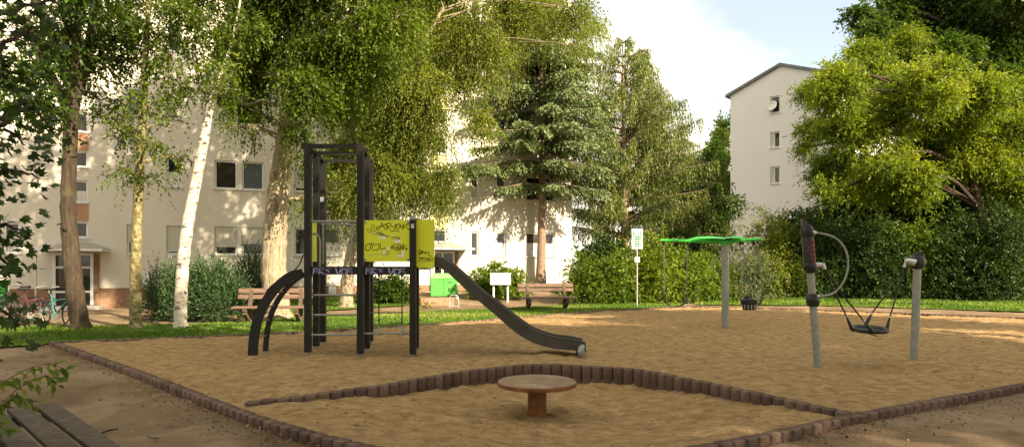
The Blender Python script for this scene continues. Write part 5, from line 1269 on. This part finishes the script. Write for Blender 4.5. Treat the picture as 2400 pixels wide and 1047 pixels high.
# upper crown of the same maple above the frame
# sapling at the bottom left
sb_ = Vector((-2.95, 3.2, 0)); sp5 = empty('sapling', sb_, 'small bright green sapling beside the bench planks at the bottom left', 'sapling')
mb = MB(); lp, ld, ls = [], [], []
Ysp = 3.9
for pts in ([(-90, 1100), (-40, 1020), (-10, 960), (50, 905), (110, 880), (132, 900)], [(-90, 1100), (-50, 1000), (0, 950), (40, 930), (85, 950)], [(-90, 1100), (-60, 960), (0, 900), (90, 855), (150, 862)], [(-90, 1120), (-60, 990), (-20, 930), (0, 990), (10, 1010)]):
    P = smooth_path([at(x, y, Ysp + i * .02) for i, (x, y) in enumerate(pts)], 5); mb.tube(P, [.008, .002], 5)
    for p in P[9:]:
        for s in (-1, 1):
            lp.append(p + Vector(rng.normal(0, .012, 3))); ld.append(Vector((.5, .2 * s, -.5 + .35 * s)) + Vector(rng.normal(0, .3, 3))); ls.append(rng.uniform(.05, .085))
mb.tube([sb_ + Vector((0, 0, -.05)), at(-90, 1100, Ysp)], .01, 6); mb.build('stem', M['twig'], sp5, smooth=True)
lp, ld, ls = np.array(lp), np.array(ld), np.array(ls); nn = rng.normal(0, .4, lp.shape); nn[:, 2] += .8; nn[:, 1] -= .5
V, Fc, T = leaf_arrays(lp, ld, nn, ls, ls * .42, np.clip(rng.normal(.6, .2, len(lp)), 0, 1)); npmesh('foliage', V, Fc, M['leaf_mid'], sp5, T)

# ------------------------------------------------------------------ litter on the ground
def litter(label, n, fn, size, inpoly=None, outpoly=None, zf=None):
    x, y = fn(n); k = np.ones(len(x), bool)
    if inpoly: k &= in_poly(x, y, inpoly)
    if outpoly: k &= ~in_poly(x, y, outpoly)
    x, y = x[k], y[k]; z = zf(x, y) + .012; p = np.stack([x, y, z], 1); d = rng.normal(size=p.shape); d[:, 2] *= .25; nm = rng.normal(0, .35, p.shape); nm[:, 2] = 1
    L = rng.uniform(*size, len(p)); V, Fc, T = leaf_arrays(p, d, nm, L, L * rng.uniform(.25, .7, len(p)), rng.random(len(p)) ** 1.5)
    tag(npmesh('leaf_litter', V, Fc, M['litter'], None, T), label, 'leaf litter', kind='stuff')
def along(line, off, sd):
    P = smooth_path(line, 10); A = np.array([(p.x, p.y) for p in P])
    def f(n):
        i = rng.integers(0, len(A) - 1, n); t = rng.random(n); b = A[i] * (1 - t[:, None]) + A[i + 1] * t[:, None]; dd = unit(A[i + 1] - A[i]); nr = np.stack([dd[:, 1], -dd[:, 0]], 1)
        o = np.abs(rng.normal(0, sd, n)) + off; b = b + nr * o[:, None]; return b[:, 0], b[:, 1]
    return f
gzf = lambda x, y: gz(x, y) + .01
litter('dry brown leaves along the outside of the left kerb', 1500, along(left_line, .07, .22), (.015, .05), outpoly=sand_poly, zf=gzf)
litter('dry brown leaves along the outside of the lower right kerb', 1500, along(right_line, .07, .30), (.015, .05), outpoly=sand_poly, zf=gzf)
litter('scattered leaf bits and twigs on the sand', 6000, lambda n: (rng.uniform(-9, 15, n), 4.5 + 20 * rng.random(n) ** 1.5), (.012, .045), inpoly=sand_poly, zf=sand_z)
litter('scattered dry leaves on the bare soil in the foreground', 900, lambda n: (rng.uniform(-9, 9, n), rng.uniform(2.5, 13, n)), (.015, .05), outpoly=sand_poly, zf=gzf)
for i, (pts, lab) in enumerate([([(233, 1018), (250, 1009), (277, 1004)], 'dark stick lying on the soil at the lower left'), ([(345, 1021), (358, 1026), (373, 1025)], 'thin short twig on the soil right of the dark stick')]):
    mb = MB(); mb.tube(smooth_path([gp(x, y, .012) for x, y in pts], 4), [.012, .007] if i == 0 else [.005, .004], 6); tag(mb.build('stick', M['bark_dark'], None, smooth=True, loc=gp(*pts[0])), lab, 'stick')

# ================================================================== TREES OUTSIDE THE FRAME (they shade the playground)
def shade_tree(x, y, H, R, leaf, dens, label, nbl=16, seed=0, gap=.45):
    r = np.random.default_rng(seed); blobs = []
    for i in range(nbl):
        a = i * 2.4; q = math.sqrt((i + .5) / nbl) * R * .75; z = H * (.62 + .30 * r.random()) - q * .25
        blobs.append(((x + q * math.cos(a), y + q * math.sin(a), z), (R * .36, R * .36, R * .28)))
    b = Vector((x, y, 0)); tp = [b, b + Vector((.1, .05, H * .25)), b + Vector((0, .1, H * .5)), b + Vector((.1, 0, H * .8))]
    return tree('broadleaf_tree', label, 'tree', b, tp, [.3, .24, .2, .1], blobs, M['bark_dark'], leaf, dens, n_sub=2, ck=5, cf=.40, flat=.7, L=.7, droop=.5, nl=9, ll=.20, lw=.13, gap=gap, gsc=.6, seed=seed)
SHADE = [(-2.2, -1.6, 13, 5.0, 'tree standing directly behind the photographer'), (5.2, -1.0, 13, 4.8, 'tree whose crown hangs over the near corner of the sandbox'), (13.0, -1.5, 15, 5.6, 'tree just outside the right edge of the frame, beside the camera'), (6.0, -6, 15, 5.2, 'tree behind the camera, shading the round table'), (20.0, -4, 16, 5.6, 'tall tree outside the frame to the lower right'),
         (-1.0, -8, 14, 5, 'tree far behind the camera'), (20.5, 4.5, 15, 5.2, 'tree outside the right edge of the frame behind the kerb'), (-6.5, -3, 12, 4.6, 'tree behind the camera on the left'), (12, -11, 17, 5.8, 'tallest tree behind the camera')]
for i, (x, y, H, R, lab) in enumerate(SHADE): shade_tree(x, y, H, R, M['leaf_mid'], 26, lab, seed=60 + i, gap=.51)

# ================================================================== SKY, SUN, CAMERA
EL = math.radians(30); sdir = Vector((.72, -.70, 0)).normalized() * math.cos(EL) + Vector((0, 0, math.sin(EL)))
w = bpy.data.worlds.new("World"); S.world = w; w.use_nodes = True; nt = w.node_tree; nt.nodes.clear()
sky = nt.nodes.new('ShaderNodeTexSky'); sky.sky_type = 'NISHITA'; sky.sun_disc = False; sky.sun_elevation = EL; sky.sun_rotation = math.atan2(sdir.x, sdir.y); sky.dust_density = 1.0; sky.air_density = 1.0
tc = nt.nodes.new('ShaderNodeTexCoord'); mp = nt.nodes.new('ShaderNodeMapping'); mp.inputs['Scale'].default_value = (1, 1, 2.2); mp.inputs['Location'].default_value = (.5, .4, .1)
nz = nt.nodes.new('ShaderNodeTexNoise'); nz.inputs['Scale'].default_value = 1.5; nz.inputs['Detail'].default_value = 6; nz.inputs['Roughness'].default_value = .5
nt.links.new(tc.outputs['Generated'], mp.inputs[0]); nt.links.new(mp.outputs[0], nz.inputs['Vector'])
cr = ramp(nt, [(.40, (.28, .28, .28)), (.52, (1, 1, 1))]); nt.links.new(nz.outputs['Fac'], cr.inputs[0])
mx = nt.nodes.new('ShaderNodeMix'); mx.data_type = 'RGBA'; mx.inputs[7].default_value = (5.9, 5.4, 4.15, 1)
nt.links.new(cr.outputs[0], mx.inputs[0]); nt.links.new(sky.outputs[0], mx.inputs[6])
bg = nt.nodes.new('ShaderNodeBackground'); bg.inputs['Strength'].default_value = .10; nt.links.new(mx.outputs[2], bg.inputs[0])
ow = nt.nodes.new('ShaderNodeOutputWorld'); nt.links.new(bg.outputs[0], ow.inputs[0])
sun = bpy.data.lights.new('sun', 'SUN'); sun.energy = 5.0; sun.angle = math.radians(.6); sun.color = (1, .83, .60)
so = bpy.data.objects.new('sun', sun); COL.objects.link(so); so.rotation_euler = sdir.to_track_quat('Z', 'Y').to_euler(); so.location = (10, -10, 20)
cam = bpy.data.cameras.new('camera'); cam.sensor_width = 36; cam.lens = 36 * F / 2400; cam.shift_y = (HY - 523.5) / 2400; cam.clip_end = 2000; cam.clip_start = .1
co = bpy.data.objects.new('camera', cam); COL.objects.link(co); co.location = (0, 0, CH); co.rotation_euler = (math.pi / 2, 0, 0); S.camera = co
S.view_settings.view_transform = 'Standard'; S.view_settings.look = 'None'; S.view_settings.exposure = 1.5; S.view_settings.gamma = 1
